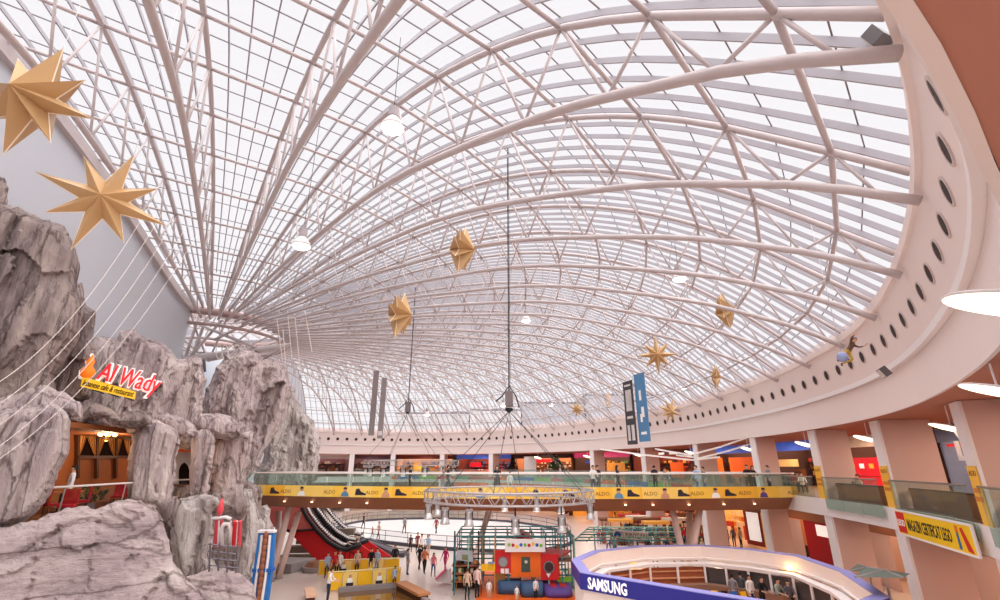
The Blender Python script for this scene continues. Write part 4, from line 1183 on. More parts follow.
MBp = MB(pb)
MBp.prism([pb + V((-3.4, -0.6, 0)), pb + V((1.5, -1.0, 0)), pb + V((2.3, 1.6, 0)), pb + V((-3.0, 2.4, 0))], (0, 0, 0.62))
tag(MBp.build('plinth', mat('grey_concrete', (150, 140, 138), 0.8)), 'grey concrete plinth at the foot of the slanting struts', 'plinth')
# ------------------------------------------------------------------ skating rink
RK = [(-20, 68), (-19.6, 61), (-16.5, 57), (-9, 51.6), (-3, 48.6), (3, 48.2), (7, 53), (7, 62), (2, 71), (-6, 75.4), (-14, 75.4), (-18.5, 72.8)]
def closed_cat(P, n=6):
    out = []; m = len(P)
    for i in range(m):
        p0, p1, p2, p3 = [V((P[(i + j - 1) % m][0], P[(i + j - 1) % m][1], 0)) for j in range(4)]
        for k in range(n):
            t_ = k / n
            out.append(0.5 * ((2 * p1) + (p2 - p0) * t_ + (2 * p0 - 5 * p1 + 4 * p2 - p3) * t_ * t_ + (3 * p1 - p0 - 3 * p2 + p3) * t_ ** 3))
    return out
rk = closed_cat(RK)
ro = V((-8, 62, 0))
t = thing('ice_rink', 'white ice rink with low dark kerb and rails, beyond the footbridge', 'ice rink', ro)
MB(ro).prism([p + V((0, 0, 0.0)) for p in rk], (0, 0, 0.05)).build('ice', ICE, t)
m_ = len(rk)
def rim(z0, z1, w, name, mm, i0=0, i1=None):
    i1 = m_ if i1 is None else i1
    mb = MB(ro); rows = []
    for i in range(i0, i1 + 1):
        p = rk[i % m_]; d = (p - ro); d.z = 0; d.normalize()
        rows.append([V((p.x, p.y, z0)), V((p.x, p.y, z1)), V((p.x + d.x * w, p.y + d.y * w, z1)), V((p.x + d.x * w, p.y + d.y * w, z0))])
    mb.sweep(rows); return mb.build(name, mm, t)
rim(0, 0.3, 0.22, 'kerb', mat('dark_grey_kerb', (84, 78, 84), 0.6))
rim(0.3, 1.15, 0.03, 'glass_board', GLC)
for h in (0.75, 1.2):
    MB(ro).path([rk[i] + V((0, 0, h)) for i in range(m_)], 0.03, 6, True).build('rail', mat('dark_grey_kerb', (84, 78, 84), 0.6), t)
for i in range(0, m_, 2): MB(ro).tube(rk[i] + V((0, 0, 0.3)), rk[i] + V((0, 0, 1.2)), 0.03, 6).build('post', mat('dark_grey_kerb', (84, 78, 84), 0.6), t)
MBx = MB((-12, 76.6, 0)); MBx.box((-12, 76.8, 0.55), (22, 0.3, 1.1), 0.06)
tag(MBx.build('rink_board', mat('sponsor_boards', (196, 176, 160), 0.6, var=0.4, scale=1.2)), 'long pale board wall along the far side of the ice rink', 'board wall')
# ------------------------------------------------------------------ red-clad escalator
eY = 42.5
EP = lambda px, py, dy=0.0: WY(px, py, eY) + V((0, dy, 0))
eo = EP(340, 563); eo.z = 0
t = thing('escalator', 'escalator with big red curved side panels rising to the left under the footbridge', 'escalator', eo)
up_ = [(268, 500), (302, 508), (308, 519), (317, 531), (328, 542), (339, 549), (347, 550.5), (355, 548), (361, 545)]
lo_ = [(385, 561.5), (318, 562.5), (303, 547), (293, 536), (285, 530), (268, 524)]
MB(eo).prism([EP(*p) for p in up_ + lo_], (0, 0.15, 0)).build('side_panel', RED, t)
MB(eo).prism([EP(*p, dy=2.2) for p in up_ + lo_], (0, 0.15, 0)).build('side_panel', RED, t)
MB(eo).prism([EP(268, 501, -0.02), EP(303, 509, -0.02), EP(313, 529, -0.02), EP(286, 530.5, -0.02), EP(268, 525, -0.02)], (0, -0.02, 0)).build('upper_panel', mat('dull_red_panel', (214, 112, 106), 0.5), t)
MB(eo).path([EP(x, y, -0.05) for x, y in [(285, 530.5), (300, 530.5), (314, 529.5)]], 0.09, 6).build('seam', DARK, t)
for dy in (-0.04, 2.3):
    MB(eo).path([EP(*p, dy=dy) + V((0, 0, 0.05)) for p in up_[1:]], 0.17, 8).build('handrail', DARK, t, True)
# steps, several flights side by side climbing behind the side panel
st = MB(eo); kn = MB(eo)
pts = [EP(*p) for p in up_[1:7]]
for fl_ in range(3):
    y0 = eY + 0.5 + fl_ * 1.5
    for i in range(len(pts) - 1):
        a, b = pts[i], pts[i + 1]
        for k in range(6):
            q = a.lerp(b, k / 6); q2 = a.lerp(b, (k + 1) / 6)
            st.box(((q.x + q2.x) / 2, y0 + 0.5, (q.z + q2.z) / 2 + 0.15 + fl_ * 0.25), (abs(q2.x - q.x) + 0.02, 0.9, 0.14))
            kn.box(((q.x + q2.x) / 2, y0 + 0.2, (q.z + q2.z) / 2 + 0.28 + fl_ * 0.25), (abs(q2.x - q.x) * 0.55, 0.3, 0.16))
st.build('step_run', mat('dark_step', (60, 56, 58), 0.5), t)
tag(kn.build('step_edge', WHITE, t), kind='stuff')
lettering('ALDO', 1.15, frame(EP(337, 562.5, -0.03), (1, 0, 0), (0, -1, 0)), mat('dark_red_print', (110, 20, 24), 0.5, var=0), t, o=eo, depth=0.004, width=2.0)
rp_ = WY(378, 548, 45.5)
t = thing('ramp', 'sloping dark platform behind the tip of the red escalator panel', 'ramp', (rp_.x, 45.5, 0))
MB((rp_.x, 45.5, 0)).prism([WY(359, 541, 45.5), WY(366, 540, 45.5), WY(396, 554, 45.5), WY(404, 553, 45.5), WY(404, 559, 45.5), WY(388, 561, 45.5)], (0, 1.6, 0)).build('slope', mat('dark_grey_kerb', (84, 78, 84), 0.6), t)
MB((rp_.x, 45.5, 0)).path([WY(359, 536, 45.4), WY(396, 548, 45.4), WY(404, 549, 45.4)], 0.03, 6).build('rail', DARK, t)
# terrace steps behind the struts
tb = WZ(303, 567, 0) + V((0, 2.0, 0))
t = thing('terrace_steps', 'dark wooden terrace steps behind the struts, below the escalator', 'steps', tb)
for k in range(4):
    MB(tb).box(tb + V((0.3 * k - 0.5, 0.8 * k, 0.3 + 0.55 * k)), (4.2, 0.8, 0.6 + 1.1 * k if False else 0.5), 0.05).build('step', mat('grey_brown_plank', (128, 112, 98), 0.7, var=0.2), t)
# yellow queue barriers
def barrier(pxs, y_of, z1, label, seed, rail=True):
    a = WZ(pxs[0], y_of[0], 0); b = WZ(pxs[-1], y_of[1], 0)
    t = thing('queue_barrier', label, 'barrier', a)
    k = len(pxs) - 1; rnd = random.Random(seed)
    prm = [mat('dark_print', (52, 44, 56)), PSK, PBL, PWH]
    d = (b - a); nn = V((d.y, -d.x, 0)).normalized()
    for i in range(k):
        p, q = a.lerp(b, i / k + 0.004), a.lerp(b, (i + 1) / k - 0.004)
        pan = MB(a).prism([p + V((0, 0, 0.06)), q + V((0, 0, 0.06)), q + V((0, 0, z1 - 0.04)), p + V((0, 0, z1 - 0.04))], nn * 0.04).build('panel', YELLOW if i % 2 == 0 else mat('pale_yellow_panel', (248, 212, 120), 0.5, var=0.04), t)
        if i % 2:
            u_ = (q - p).normalized(); c = (p + q) / 2 + nn * 0.045
            for (w0, h0, w1, h1, mm) in ((0.22, 0.08, 0.22, 0.42, PBK), (0.16, 0.42, 0.14, 0.68, PWH), (0.09, 0.68, 0.09, 0.86, PSK)):
                MB(a).prism([c - u_ * w0 + V((0, 0, h0)), c + u_ * w0 + V((0, 0, h0)), c + u_ * w1 + V((0, 0, h1)), c - u_ * w1 + V((0, 0, h1))], nn * 0.006).build('print', mm, pan)
        MB(a).tube(a.lerp(b, i / k), a.lerp(b, i / k) + V((0, 0, z1)), 0.04, 6).build('post', CHROME, t)
    MB(a).tube(a + V((0, 0, z1 + 0.02)), b + V((0, 0, z1 + 0.02)), 0.04, 8).build('top_rail', mat('pale_yellow_rail', (244, 226, 170), 0.5), t)
barrier([326, 340, 353, 368, 384, 400], (592, 586), 1.05, 'front row of yellow printed queue barriers before the brown pool edge', 1)
barrier([318, 333, 348, 363, 378, 399], (576, 573), 0.95, 'rear row of yellow printed queue barriers at the red escalator panel', 2)
# water basin and bench
wb = [WZ(338, 593, 0), WZ(398, 588, 0), WZ(428, 606, 0), WZ(340, 620, 0)]
t = thing('water_basin', 'shallow brown reflecting basin in front of the yellow barriers', 'basin', wb[0])
MB(wb[0]).prism([p + V((0, 0, 0.01)) for p in wb], (0, 0, 0.03)).build('water', mat('brown_water', (120, 84, 48), 0.05, spec=0.8, var=0.1), t)
for i in range(2): MB(wb[0]).bar(wb[i] + V((0, 0, 0.15)), wb[i + 1] + V((0, 0, 0.15)), 0.3, 0.3).build('kerb', mat('grey_concrete', (150, 140, 138), 0.8), t)
b0, b1 = WZ(400, 590, 0), WZ(424, 603, 0)
t = thing('bench', 'long brown wooden bench beside the reflecting basin', 'bench', b0)
MB(b0).bar(b0 + V((0, 0, 0.42)), b1 + V((0, 0, 0.42)), 0.75, 0.14).build('seat', mat('tan_bench', (196, 132, 84), 0.5), t)
MB(b0).bar(b0 + V((0, 0, 0.18)), b1 + V((0, 0, 0.18)), 0.5, 0.34).build('base', DWOOD, t)
b0 = WZ(333, 592, 0) + V((-0.9, -2.0, 0))
t = thing('bench', 'pale wooden bench at the left end of the yellow barriers', 'bench', b0)
MB(b0).bar(b0 + V((-0.2, 0.9, 0.42)), b0 + V((0.6, -0.9, 0.42)), 0.6, 0.14).build('seat', mat('pale_tan_bench', (224, 180, 150), 0.5), t)
MB(b0).bar(b0 + V((-0.2, 0.9, 0.18)), b0 + V((0.6, -0.9, 0.18)), 0.4, 0.34).build('base', DWOOD, t)
b0 = WZ(316, 571, 0)
t = thing('planter', 'low brown earth planter beside the terrace steps', 'planter', b0)
MB(b0).lathe([(0.9, 0), (1.0, 0.35), (0.9, 0.35)], b0, 16).build('tub', mat('grey_concrete', (150, 140, 138), 0.8), t)
MB(b0).lathe([(0.9, 0.33), (0.6, 0.62), (0.02, 0.74)], b0, 16).build('soil', mat('brown_earth', (140, 96, 70), 0.9, var=0.3, scale=4), t)
# grey wire lattice frame on the rocks
lo = W(222, 556, 15.6)
t = thing('lattice_frame', 'grey wire lattice frame standing on the rock shelf', 'lattice', lo)
wm = mat('grey_wire', (122, 116, 124), 0.4, metal=0.4)
for k in range(4):
    x = 209 + 9 * k
    MB(lo).tube(W(x, 573, 15.6 + 0.1 * k), W(x + 1.5, 543, 15.6 + 0.1 * k), 0.03, 6).build('upright', wm, t)
for k in range(5):
    y = 544 + 7 * k
    MB(lo).tube(W(208, y, 15.6), W(238, y + 3, 15.9), 0.022, 6).build('crossbar', wm, t)
# red and white toy gate
go = W(226, 545, 16.4)
t = thing('toy_gate', 'red and white striped toy gate with arch on the rocks', 'gate', go)
G = lambda x, y, dd=0.0: W(x, y, 16.4 + dd)
PINKR = mat('pinkish_red_post', (216, 74, 84), 0.5); 
for x, w_ in ((215, 0.05), (220.5, 0.045), (234, 0.08), (239, 0.06)):
    MB(go).tube(G(x, 546), G(x + 1.5, 520 if x < 230 else 521), w_, 8).build('post', PINKR if x != 234 else RED, t)
for x in (218, 230, 241 - 5): MB(go).tube(G(x, 546), G(x + 1, 521), 0.03, 8).build('white_post', WHITE, t)
MB(go).path([G(212, 518.5), G(219, 518), G(226, 517), G(231, 519)], 0.05, 8).build('crossbeam', WHITE, t, True)
MB(go).path([G(222, 545), G(221, 530), G(224, 524), G(229, 524), G(231, 530), G(231, 545)], 0.07, 8).build('arch', WHITE, t, True)
MB(go).lathe([(0.01, 0), (0.12, 0.2), (0.02, 0.6)], G(219, 517), 10).build('finial', PINKR, t, True)
MB(go).ball(G(226.5, 538, 0.25), 0.24, 12, sz=1.35).build('boulder_stop', ROCKP, t, True)
# blue climbing tower
TY = 24.2
to_ = WY(258, 606, TY); to_ = V((to_.x, to_.y, 0))
t = thing('climbing_tower', 'blue climbing tower with a brown wavy strip in front of the rock spire', 'climbing tower', to_)
T = lambda x, y, dy=0.0: WY(x, y, TY) + V((0, dy, 0))
MB(to_).prism([T(258.5, 532), T(274, 532), T(272, 566), T(266.5, 606), V((T(264, 606).x, TY, 0)), V((T(243, 606).x, TY, 0)), T(247.5, 606), T(254, 566)], (0, 0.22, 0)).build('shell', mat('scuffed_blue_plastic', (44, 116, 188), 0.4, var=0.35, scale=2.5), t)
for k in range(12):
    f = k / 11; c = T(266.5 - 8 * f, 535 + 70 * f, -0.06)
    MB(to_).ball(c, 0.12, 8, sz=1.5).build('hold', mat('brown_hold', (150, 92, 66), 0.6, var=0.2), t, True)
MB(to_).path([T(262.5, 535, -0.05), T(261, 550, -0.05), T(258.5, 566, -0.05), T(254, 600, -0.05)], 0.06, 6).build('white_strip', WHITE, t)
MB(to_).path([T(270.5, 535, -0.05), T(268.5, 558, -0.05), T(265.5, 580, -0.05), T(262.5, 600, -0.05)], 0.06, 6).build('white_strip', WHITE, t)
MB(to_).bar(T(258, 531.5, 0.1), T(274.5, 531.5, 0.1), 0.36, 0.1).build('rim', WHITE, t)
MB(to_).bar(T(253, 570, 0.1), T(272.5, 570, 0.1), 0.4, 0.14).build('strap', BLUE, t)

# ------------------------------------------------------------------ lighting trusses
TRM = mat('aluminium_truss', (176, 166, 164), 0.35, metal=0.5, var=0.03)
def ring_truss(c, r, label, n=36, hoist=None, lamps=(), hl=''):
    t = thing('lighting_truss', label, 'truss', c)
    ch = ((r, 0.19), (r - 0.34, 0.19), (r, -0.19), (r - 0.34, -0.19))
    pt = lambda rr, z, k: c + V((rr * math.cos(2 * PI * k / n), rr * math.sin(2 * PI * k / n), z))
    for rr, z in ch: MB(c).path([pt(rr, z, k) for k in range(n)], 0.028, 6, True).build('chord', TRM, t, True)
    lace = MB(c)
    for k in range(n):
        lace.tube(pt(r, -0.19, k), pt(r, 0.19, k + 0.5), 0.014, 5); lace.tube(pt(r, 0.19, k + 0.5), pt(r, -0.19, k + 1), 0.014, 5)
        lace.tube(pt(r - 0.34, -0.19, k), pt(r - 0.34, 0.19, k + 0.5), 0.014, 5); lace.tube(pt(r - 0.34, 0.19, k + 0.5), pt(r - 0.34, -0.19, k + 1), 0.014, 5)
        lace.tube(pt(r, 0.19, k + 0.5), pt(r - 0.34, 0.19, k + 1), 0.014, 5); lace.tube(pt(r, -0.19, k), pt(r - 0.34, -0.19, k + 0.5), 0.014, 5)
    lace.build('lacing', TRM, t)
    return t
TC = WY(509, 494.8, 20.0)
ring_truss(TC, 3.25, 'big round lighting truss hung on cables before the footbridge')
TC2 = WY(412, 463, 40.0)
ring_truss(TC2, 3.7, 'small-looking round lighting truss far back, hung before the white ring')
CBL = mat('dark_cable', (62, 56, 60), 0.6)
def hoist(p, c, r, zroof, label, lab2, angs, sc_=1.0):
    t = thing('chain_hoist', label, 'hoist', p)
    MB(p).box(p, (0.32 * sc_, 0.24 * sc_, 0.62 * sc_)).build('body', mat('greyish_hoist', (120, 108, 108), 0.5), t)
    MB(p).path([p + V((-0.55, 0, -0.1)) * sc_, p + V((-0.28, 0, 0.12)) * sc_, p + V((0, 0, 0.55)) * sc_, p + V((0.3, 0, 0.1)) * sc_, p + V((0.42, 0, -0.35)) * sc_], 0.03 * sc_, 6).build('chain_arm', DARK, t)
    MB(p).lathe([(0.03, -0.5), (0.16, -0.42), (0.16, -0.32), (0.03, -0.3)], p + V((0, 0, -0.05)), 12).build('hook_block', DARK, t)
    MB(p).tube(p + V((0, 0, 0.3)), V((p.x, p.y, zroof)), 0.03, 6).build('lift_cable', CBL, t)
    MB(p).tube(p + V((0.05, 0, 0.3)), V((p.x + 0.05, p.y, zroof)), 0.012, 6).build('lift_cable', CBL, t)
    for a in angs:
        e = c + V((r * math.cos(a), r * math.sin(a), 0.22))
        MB(p).tube(p + V((0, 0, -0.5)), e, 0.013, 5).build('bridle_cable', CBL, t)
hp = WY(509, 399, 20.0)
hoist(hp, TC, 3.25, 22.3, 'dark chain hoist on a long cable above the big round truss', '', [0.35 + k * PI / 3 for k in range(6)])
hp2 = WY(408, 407, 40.0)
hoist(hp2, TC2, 3.7, 22.5, 'dark chain hoist on a long cable above the far small truss', '', [0.2 + k * PI / 3 for k in range(6)], 1.3)
def stage_lamp(c, zt, label, group, sc_=1.0, lit=False):
    t = thing('stage_lamp', label, 'stage lamp', c, group)
    MB(c).tube(V((c.x, c.y, zt)), c + V((0, 0, 0.42)) * sc_, 0.03, 6).build('clamp', DARK, t)
    MB(c).box(c + V((0, 0, 0.36)) * sc_, (0.3 * sc_, 0.22 * sc_, 0.14 * sc_)).build('yoke_base', mat('pale_grey_housing', (168, 158, 160), 0.4), t)
    for s_ in (-1, 1): MB(c).box(c + V((0.16 * s_, 0, 0.16)) * sc_, (0.04 * sc_, 0.1 * sc_, 0.36 * sc_)).build('yoke_arm', DARK, t)
    MB(c).lathe([(0.05, 0.26), (0.1, 0.2), (0.115, 0.02), (0.1, 0.0), (0.16, -0.16), (0.17, -0.2), (0.15, -0.22)], c, 14).build('head', CHROME, t)
    MB(c).lathe([(0.14, -0.2), (0.14, -0.225)], c, 14).build('lens', LAMPW if lit else mat('pale_lens', (214, 206, 196), 0.2), t)
for px, a, lit, lb in ((424, 3.3, 0, 'stage lamp at the extreme left of the big truss'), (431, 2.8, 0, 'stage lamp second from the left on the big truss'), (440, 3.9, 0, 'stage lamp third from the left on the big truss'), (464, 4.25, 0, 'stage lamp below the left part of the big truss'), (502, 1.62, 1, 'stage lamp behind the centre of the big truss, over the strut'), (516, 4.76, 0, 'large stage lamp hung low under the centre of the big truss'), (537, 1.15, 1, 'lit stage lamp right of centre on the big truss'), (564, 5.3, 0, 'large stage lamp hung low under the right part of the big truss'), (571, 0.75, 1, 'lit stage lamp behind the right part of the big truss'), (595, 6.1, 0, 'stage lamp at the extreme right of the big truss')):
    low = -0.2 if px in (516, 564) else 0
    c = TC + V((3.07 * math.cos(a), 3.07 * math.sin(a), -0.6 + low))
    stage_lamp(c, TC.z - 0.19, lb, 'stage lamps on the big truss', 0.72, lit)
for k in range(7):
    a = PI + 0.25 + k * (PI - 0.5) / 6
    c = TC2 + V((3.5 * math.cos(a), 3.5 * math.sin(a), -0.7))
    stage_lamp(c, TC2.z - 0.19, 'pale stage lamp under the far small truss, %s from its left end' % ords[k], 'stage lamps on the far truss', 1.2, True)

# ------------------------------------------------------------------ hanging things
def roof_z(x, y):
    d = (V((x, y, 0)) - HUB); d.z = 0
    a = math.atan2(d.y, d.x); R_ = ringR(a)
    dn = 6.4 + (d.length - 6.4) * 43.6 / (R_ - 6.4)
    return interp(UP, max(6.4, min(50, dn))) + L2
def star(label, px, py, d, R, yaw, pitch, roll, npt=8, thick=0.26):
    c = W(px, py, d)
    t = thing('gold_star', label, 'star', c, 'hanging gold stars')
    q = Matrix.Rotation(yaw, 3, 'Z') @ Matrix.Rotation(pitch, 3, 'X') @ Matrix.Rotation(roll, 3, 'Y')
    out = []
    for k in range(2 * npt):
        a = PI * k / npt
        r = R * ((1.0 if (k // 2) % 2 == 0 else 0.82) if k % 2 == 0 else 0.34)
        out.append(c + q @ V((r * math.sin(a), 0, r * math.cos(a))))
    f_, b_ = c + q @ V((0, -thick * R, 0)), c + q @ V((0, thick * R, 0))
    n = len(out); mb = MB(c)
    for k in range(n):
        mb.add([out[k], out[(k + 1) % n], f_], [(0, 1, 2)]); mb.add([out[(k + 1) % n], out[k], b_], [(0, 1, 2)])
    mb.build('body', GOLD, t, fix=False)
    MB(c).path(out, 0.012 * R, 5, True).build('pale_edge', GOLDE, t)
    top = max(out, key=lambda p: p.z)
    MB(c).tube(top, V((top.x, top.y, max(top.z + 0.5, roof_z(top.x, top.y)))), 0.008, 5).build('wire', CHROME, t)
star('huge gold star seen from its edge, top left beside the grey wall', 34, 100, 11.5, 1.5, 0.05, 0.15, 0.3, thick=0.42)
star('big gold eight-pointed star facing forward above the rock boulder', 104, 200, 12.5, 1.5, 0.5, 0.1, 0.25)
star('gold star turned edge-on high in the middle of the hall', 462, 250, 24, 1.35, 1.35, 0.1, 0.1, thick=0.5)
star('gold star turned edge-on left of the hall centre, lower than its neighbour', 400, 315, 24, 1.3, 1.3, 0.05, 0.2, thick=0.5)
star('gold star facing forward above the hanging blue banner', 657, 355, 30, 1.3, -0.2, 0.0, 0.0)
star('gold star turned edge-on on the right, under the dense roof bars', 725, 311, 26, 1.1, 0.85, -0.15, 0.1, thick=0.5)
star('small slim gold star pointing down, below the right edge-on star', 716, 377, 36, 1.0, 1.25, 0.1, 0.0, thick=0.35)
star('small gold star with pale streaks right of the blue banner', 670, 411, 38, 1.15, 0.3, 0.2, 0.3)
star('tiny gold star facing forward before the ring, left of the banners', 577, 409, 64, 1.3, 0.2, 0.0, 0.2)
star('tiny gold star turned edge-on, just left of the banners', 608, 400, 64, 1.25, 1.1, 0.0, 0.0, thick=0.4)
def highbay(px, py, d, label, k=1.0):
    c = W(px, py, d)
    t = thing('bell_lamp', label, 'lamp', c, 'white bell lamps hanging from the roof')
    MB(c).lathe([(0.16, 0.55), (0.17, 0.2), (0.13, 0.18)], c, 16).build('gear_housing', mat('pale_grey_housing', (168, 158, 160), 0.4), t)
    MB(c).lathe([(0.13, 0.2), (0.2, 0.1), (0.34, -0.1), (0.4, -0.25), (0.38, -0.25)], c, 20).build('shade', WHITE, t, True)
    MB(c).lathe([(0.37, -0.24), (0.28, -0.32), (0.02, -0.36)], c, 20).build('lens', LAMPW, t, True)
    MB(c).tube(c + V((0, 0, 0.5)), V((c.x, c.y, roof_z(c.x, c.y))), 0.012, 5).build('cord', CBL, t)
highbay(393, 122, 15.5, 'largest white bell lamp, hanging at the upper left of the hall')
highbay(302, 241, 20, 'white bell lamp hanging near the roof hub')
highbay(679, 275, 26, 'white bell lamp hanging at the right among dense roof bars')
highbay(526, 318, 38, 'small white bell lamp hanging right of the long hoist cable')
highbay(551, 404, 70, 'tiny white bell lamp right of the chain hoist, low')
highbay(503, 404, 62, 'tiny white bell lamp just left of the chain hoist')
highbay(427, 413, 60, 'tiny white bell lamp right of the far small hoist')
highbay(684, 386, 48, 'tiny white bell lamp between the blue banner and the slim star')
highbay(713, 350, 40, 'tiny white bell lamp directly above the slim gold star')
# hanging banners
def hang_banner(quad, Y0, Y1, label, m, prints):
    a, b = WY(quad[0][0], quad[0][1], Y0), WY(quad[1][0], quad[1][1], Y1)
    z1 = (a.z + b.z) / 2
    c_, d_ = WY(quad[2][0], quad[2][1], Y1), WY(quad[3][0], quad[3][1], Y0)
    z0 = (c_.z + d_.z) / 2
    o = V((a.x, a.y, z0)); u = V((b.x - a.x, b.y - a.y, 0)); n = V((u.y, -u.x, 0)).normalized()
    t = thing('hanging_banner', label, 'banner', o)
    h = z1 - z0
    P = lambda x, z, off=0.0: o + u * x + V((0, 0, z * h)) + n * off
    MB(o).prism([P(0, 0), P(1, 0), P(1, 1), P(0, 1)], n * 0.03).build('cloth', m, t)
    for x0, zz0, x1, zz1, mm in prints: MB(o).prism([P(x0, zz0, 0.032), P(x1, zz0, 0.032), P(x1, zz1, 0.032), P(x0, zz1, 0.032)], n * 0.004).build('print', mm, t)
    for x in (0.03, 0.97):
        p = P(x, 1); MB(o).tube(p, V((p.x, p.y, roof_z(p.x, p.y))), 0.01, 5).build('wire', CHROME, t)
    MB(o).tube(P(0, 1), P(1, 1), 0.03, 6).build('top_bar', DARK, t)
    return t, o, u, n, h
BKB = mat('charcoal_cloth', (74, 68, 72), 0.7); BLB = mat('steel_blue_cloth', (88, 136, 178), 0.7, var=0.15, scale=0.8); PGR = mat('pale_grey_print', (214, 208, 206), 0.6, var=0.1)
hang_banner([(623, 384), (632, 379), (636, 444), (628, 445)], 31, 30, 'tall charcoal hanging banner with a white framed panel, left of the blue one', BKB, [(0.2, 0.52, 0.8, 0.86, PGR), (0.28, 0.55, 0.72, 0.83, WHITE), (0.15, 0.06, 0.4, 0.3, PGR), (0.55, 0.06, 0.85, 0.3, PGR), (0.15, 0.92, 0.8, 0.95, PGR), (0.2, 0.4, 0.8, 0.44, PGR)])
hang_banner([(634, 377), (644, 371), (649, 441), (639, 442)], 30, 29, 'tall steel-blue hanging banner with pale figure print', BLB, [(0.35, 0.6, 0.55, 0.75, PWH), (0.3, 0.28, 0.5, 0.4, PWH), (0.45, 0.35, 0.7, 0.5, PWH), (0.25, 0.1, 0.75, 0.14, PWH)])
GRB = mat('sheer_grey_cloth', (150, 138, 138), 0.8, var=0.1)
hang_banner([(374, 369), (379, 374), (378, 437), (370, 434)], 44, 44, 'tall sheer grey hanging banner, the left one of the pair before the ring', GRB, [])
hang_banner([(382, 377), (387, 380), (384, 437), (378, 440)], 43, 43, 'tall sheer grey hanging banner, the right one of the pair before the ring', GRB, [(0.1, 0.05, 0.9, 0.12, PGR)])
# string lights and white cables from the cliff to the roof
SLM = mat('white_light_string', (240, 230, 222), 0.6, var=0)
cl = ['uppermost', 'second highest', 'middle', 'second lowest', 'lowest']
for k, (a, b) in enumerate([((-25, 395), (150, 205)), ((-25, 418), (163, 212)), ((-25, 440), (176, 218)), ((-25, 462), (188, 224)), ((-25, 474), (199, 232))]):
    p, q = W(a[0], a[1], 10.5), W(b[0], b[1], 19)
    pts = [p.lerp(q, i / 24) - V((0, 0, 1.3 * 4 * (i / 24) * (1 - i / 24))) for i in range(25)]
    mb = MB(p); mb.path(pts, 0.006, 5)
    for i in range(24):
        for j in range(3): mb.ball(pts[i].lerp(pts[i + 1], j / 3), 0.014, 5)
    tag(mb.build('light_string', SLM), 'white string of fairy lights before the cliff, %s of the five' % cl[k], 'light string', 'fairy light strings before the cliff')
for k, (x0, y0, x1, y1) in enumerate([(277, 320, 284, 372), (288, 318, 292, 360), (295, 318, 300, 368), (305, 312, 312, 352), (283, 330, 287, 385)]):
    p, q = W(x0, y0, 40), W(x1, y1, 40)
    mb = MB(p); mb.path([p, q], 0.03, 5)
    for j in range(26): mb.ball(p.lerp(q, j / 26), 0.06, 5)
    tag(mb.build('light_string', SLM), 'pale fairy light string dangling by the roof hub, %s of its cluster' % ('first', 'second', 'third', 'rightmost', 'longest')[k], 'light string', 'fairy lights at the roof hub')
mb = MB(W(230, 350, 38))
for k in range(5): mb.path([W(219 + 6 * k + 3 * math.cos(2 * PI * j / 14), 352 + 7 * math.sin(2 * PI * j / 14), 38) for j in range(14)], 0.03, 5, True)
tag(mb.build('light_loops', SLM), 'loops of fairy lights hung on top of the rock tower', 'light string')

RIB = mat('white_ribbon', (246, 238, 234), 0.7, var=0)
for k, (pts, lb) in enumerate([([(600, 449), (645, 455), (692, 460), (720, 457)], 'long white ribbon swag below the white ring, lowest of three'), ([(655, 449), (690, 455), (720, 447), (752, 436)], 'white ribbon swag below the white ring, middle of three'), ([(676, 455), (700, 458), (728, 451), (760, 441)], 'white ribbon swag below the white ring, right of three')]):
    P_ = [W(x, y, 36 + 0.3 * k) for x, y in pts]
    mb = MB(P_[0]); fp = []
    for i in range(len(P_) - 1):
        for j in range(6): fp.append(P_[i].lerp(P_[i + 1], j / 6))
    fp.append(P_[-1])
    mb.sweep([[p + V((0, -0.01, -0.06)), p + V((0, -0.01, 0.06)), p + V((0, 0.01, 0.06)), p + V((0, 0.01, -0.06))] for p in fp])
    tag(mb.build('ribbon_swag', RIB), lb, 'ribbon', 'white ribbon swags')

# ------------------------------------------------------------------ round phone kiosk
KP = [(x * 1.12, y * 1.12) for x, y in [(3.2, 21.7), (3.25, 24.5), (4.7, 27.0), (7.5, 28.6), (10.9, 28.9), (12.9, 27.6), (14.4, 25.7), (14.2, 21.9), (12.7, 17.9), (9.9, 15.9), (6.8, 18.4)]]
KC = V((10.1, 25.5, 0))
KZ0, KZ1 = 2.17, 2.81
def kin(p, off):
    d = KC - V((p[0], p[1], 0)); d.normalize()
    return V((p[0], p[1], 0)) + d * off
def kring(rows_fn, name, m, parent, idx=None, closed=True):
    n = len(KP); mb = MB(KC)
    ids = list(range(n)) + [0] if closed else idx
    mb.sweep([rows_fn(KP[i]) for i in ids], caps=not closed)
    return mb.build(name, m, parent)
Z = lambda p, z: V((p.x, p.y, z))
k = thing('phone_kiosk', 'big round open kiosk with deep blue lettered fascia and cream inside', 'kiosk', KC)
kring(lambda p: [Z(kin(p, 0), KZ0), Z(kin(p, 0), KZ1), Z(kin(p, 0.06), KZ1), Z(kin(p, 0.06), KZ0)], 'fascia', SAMB, k)
kring(lambda p: [Z(kin(p, 0.0), KZ1), Z(kin(p, 0.0), KZ1 + 0.03), Z(kin(p, 0.5), KZ1 + 0.03), Z(kin(p, 0.5), KZ1)], 'top_board', LAV, k)
kring(lambda p: [Z(kin(p, 0.44), KZ0 - 0.1), Z(kin(p, 0.44), KZ1), Z(kin(p, 0.5), KZ1), Z(kin(p, 0.5), KZ0 - 0.1)], 'inner_board', CREAM, k)
kring(lambda p: [Z(kin(p, 0.5), KZ0 - 0.3), Z(kin(p, 0.5), KZ0 - 0.16), Z(kin(p, 1.0), KZ0 - 0.18), Z(kin(p, 1.0), KZ0 - 0.3)], 'inner_ledge', WHITE, k)
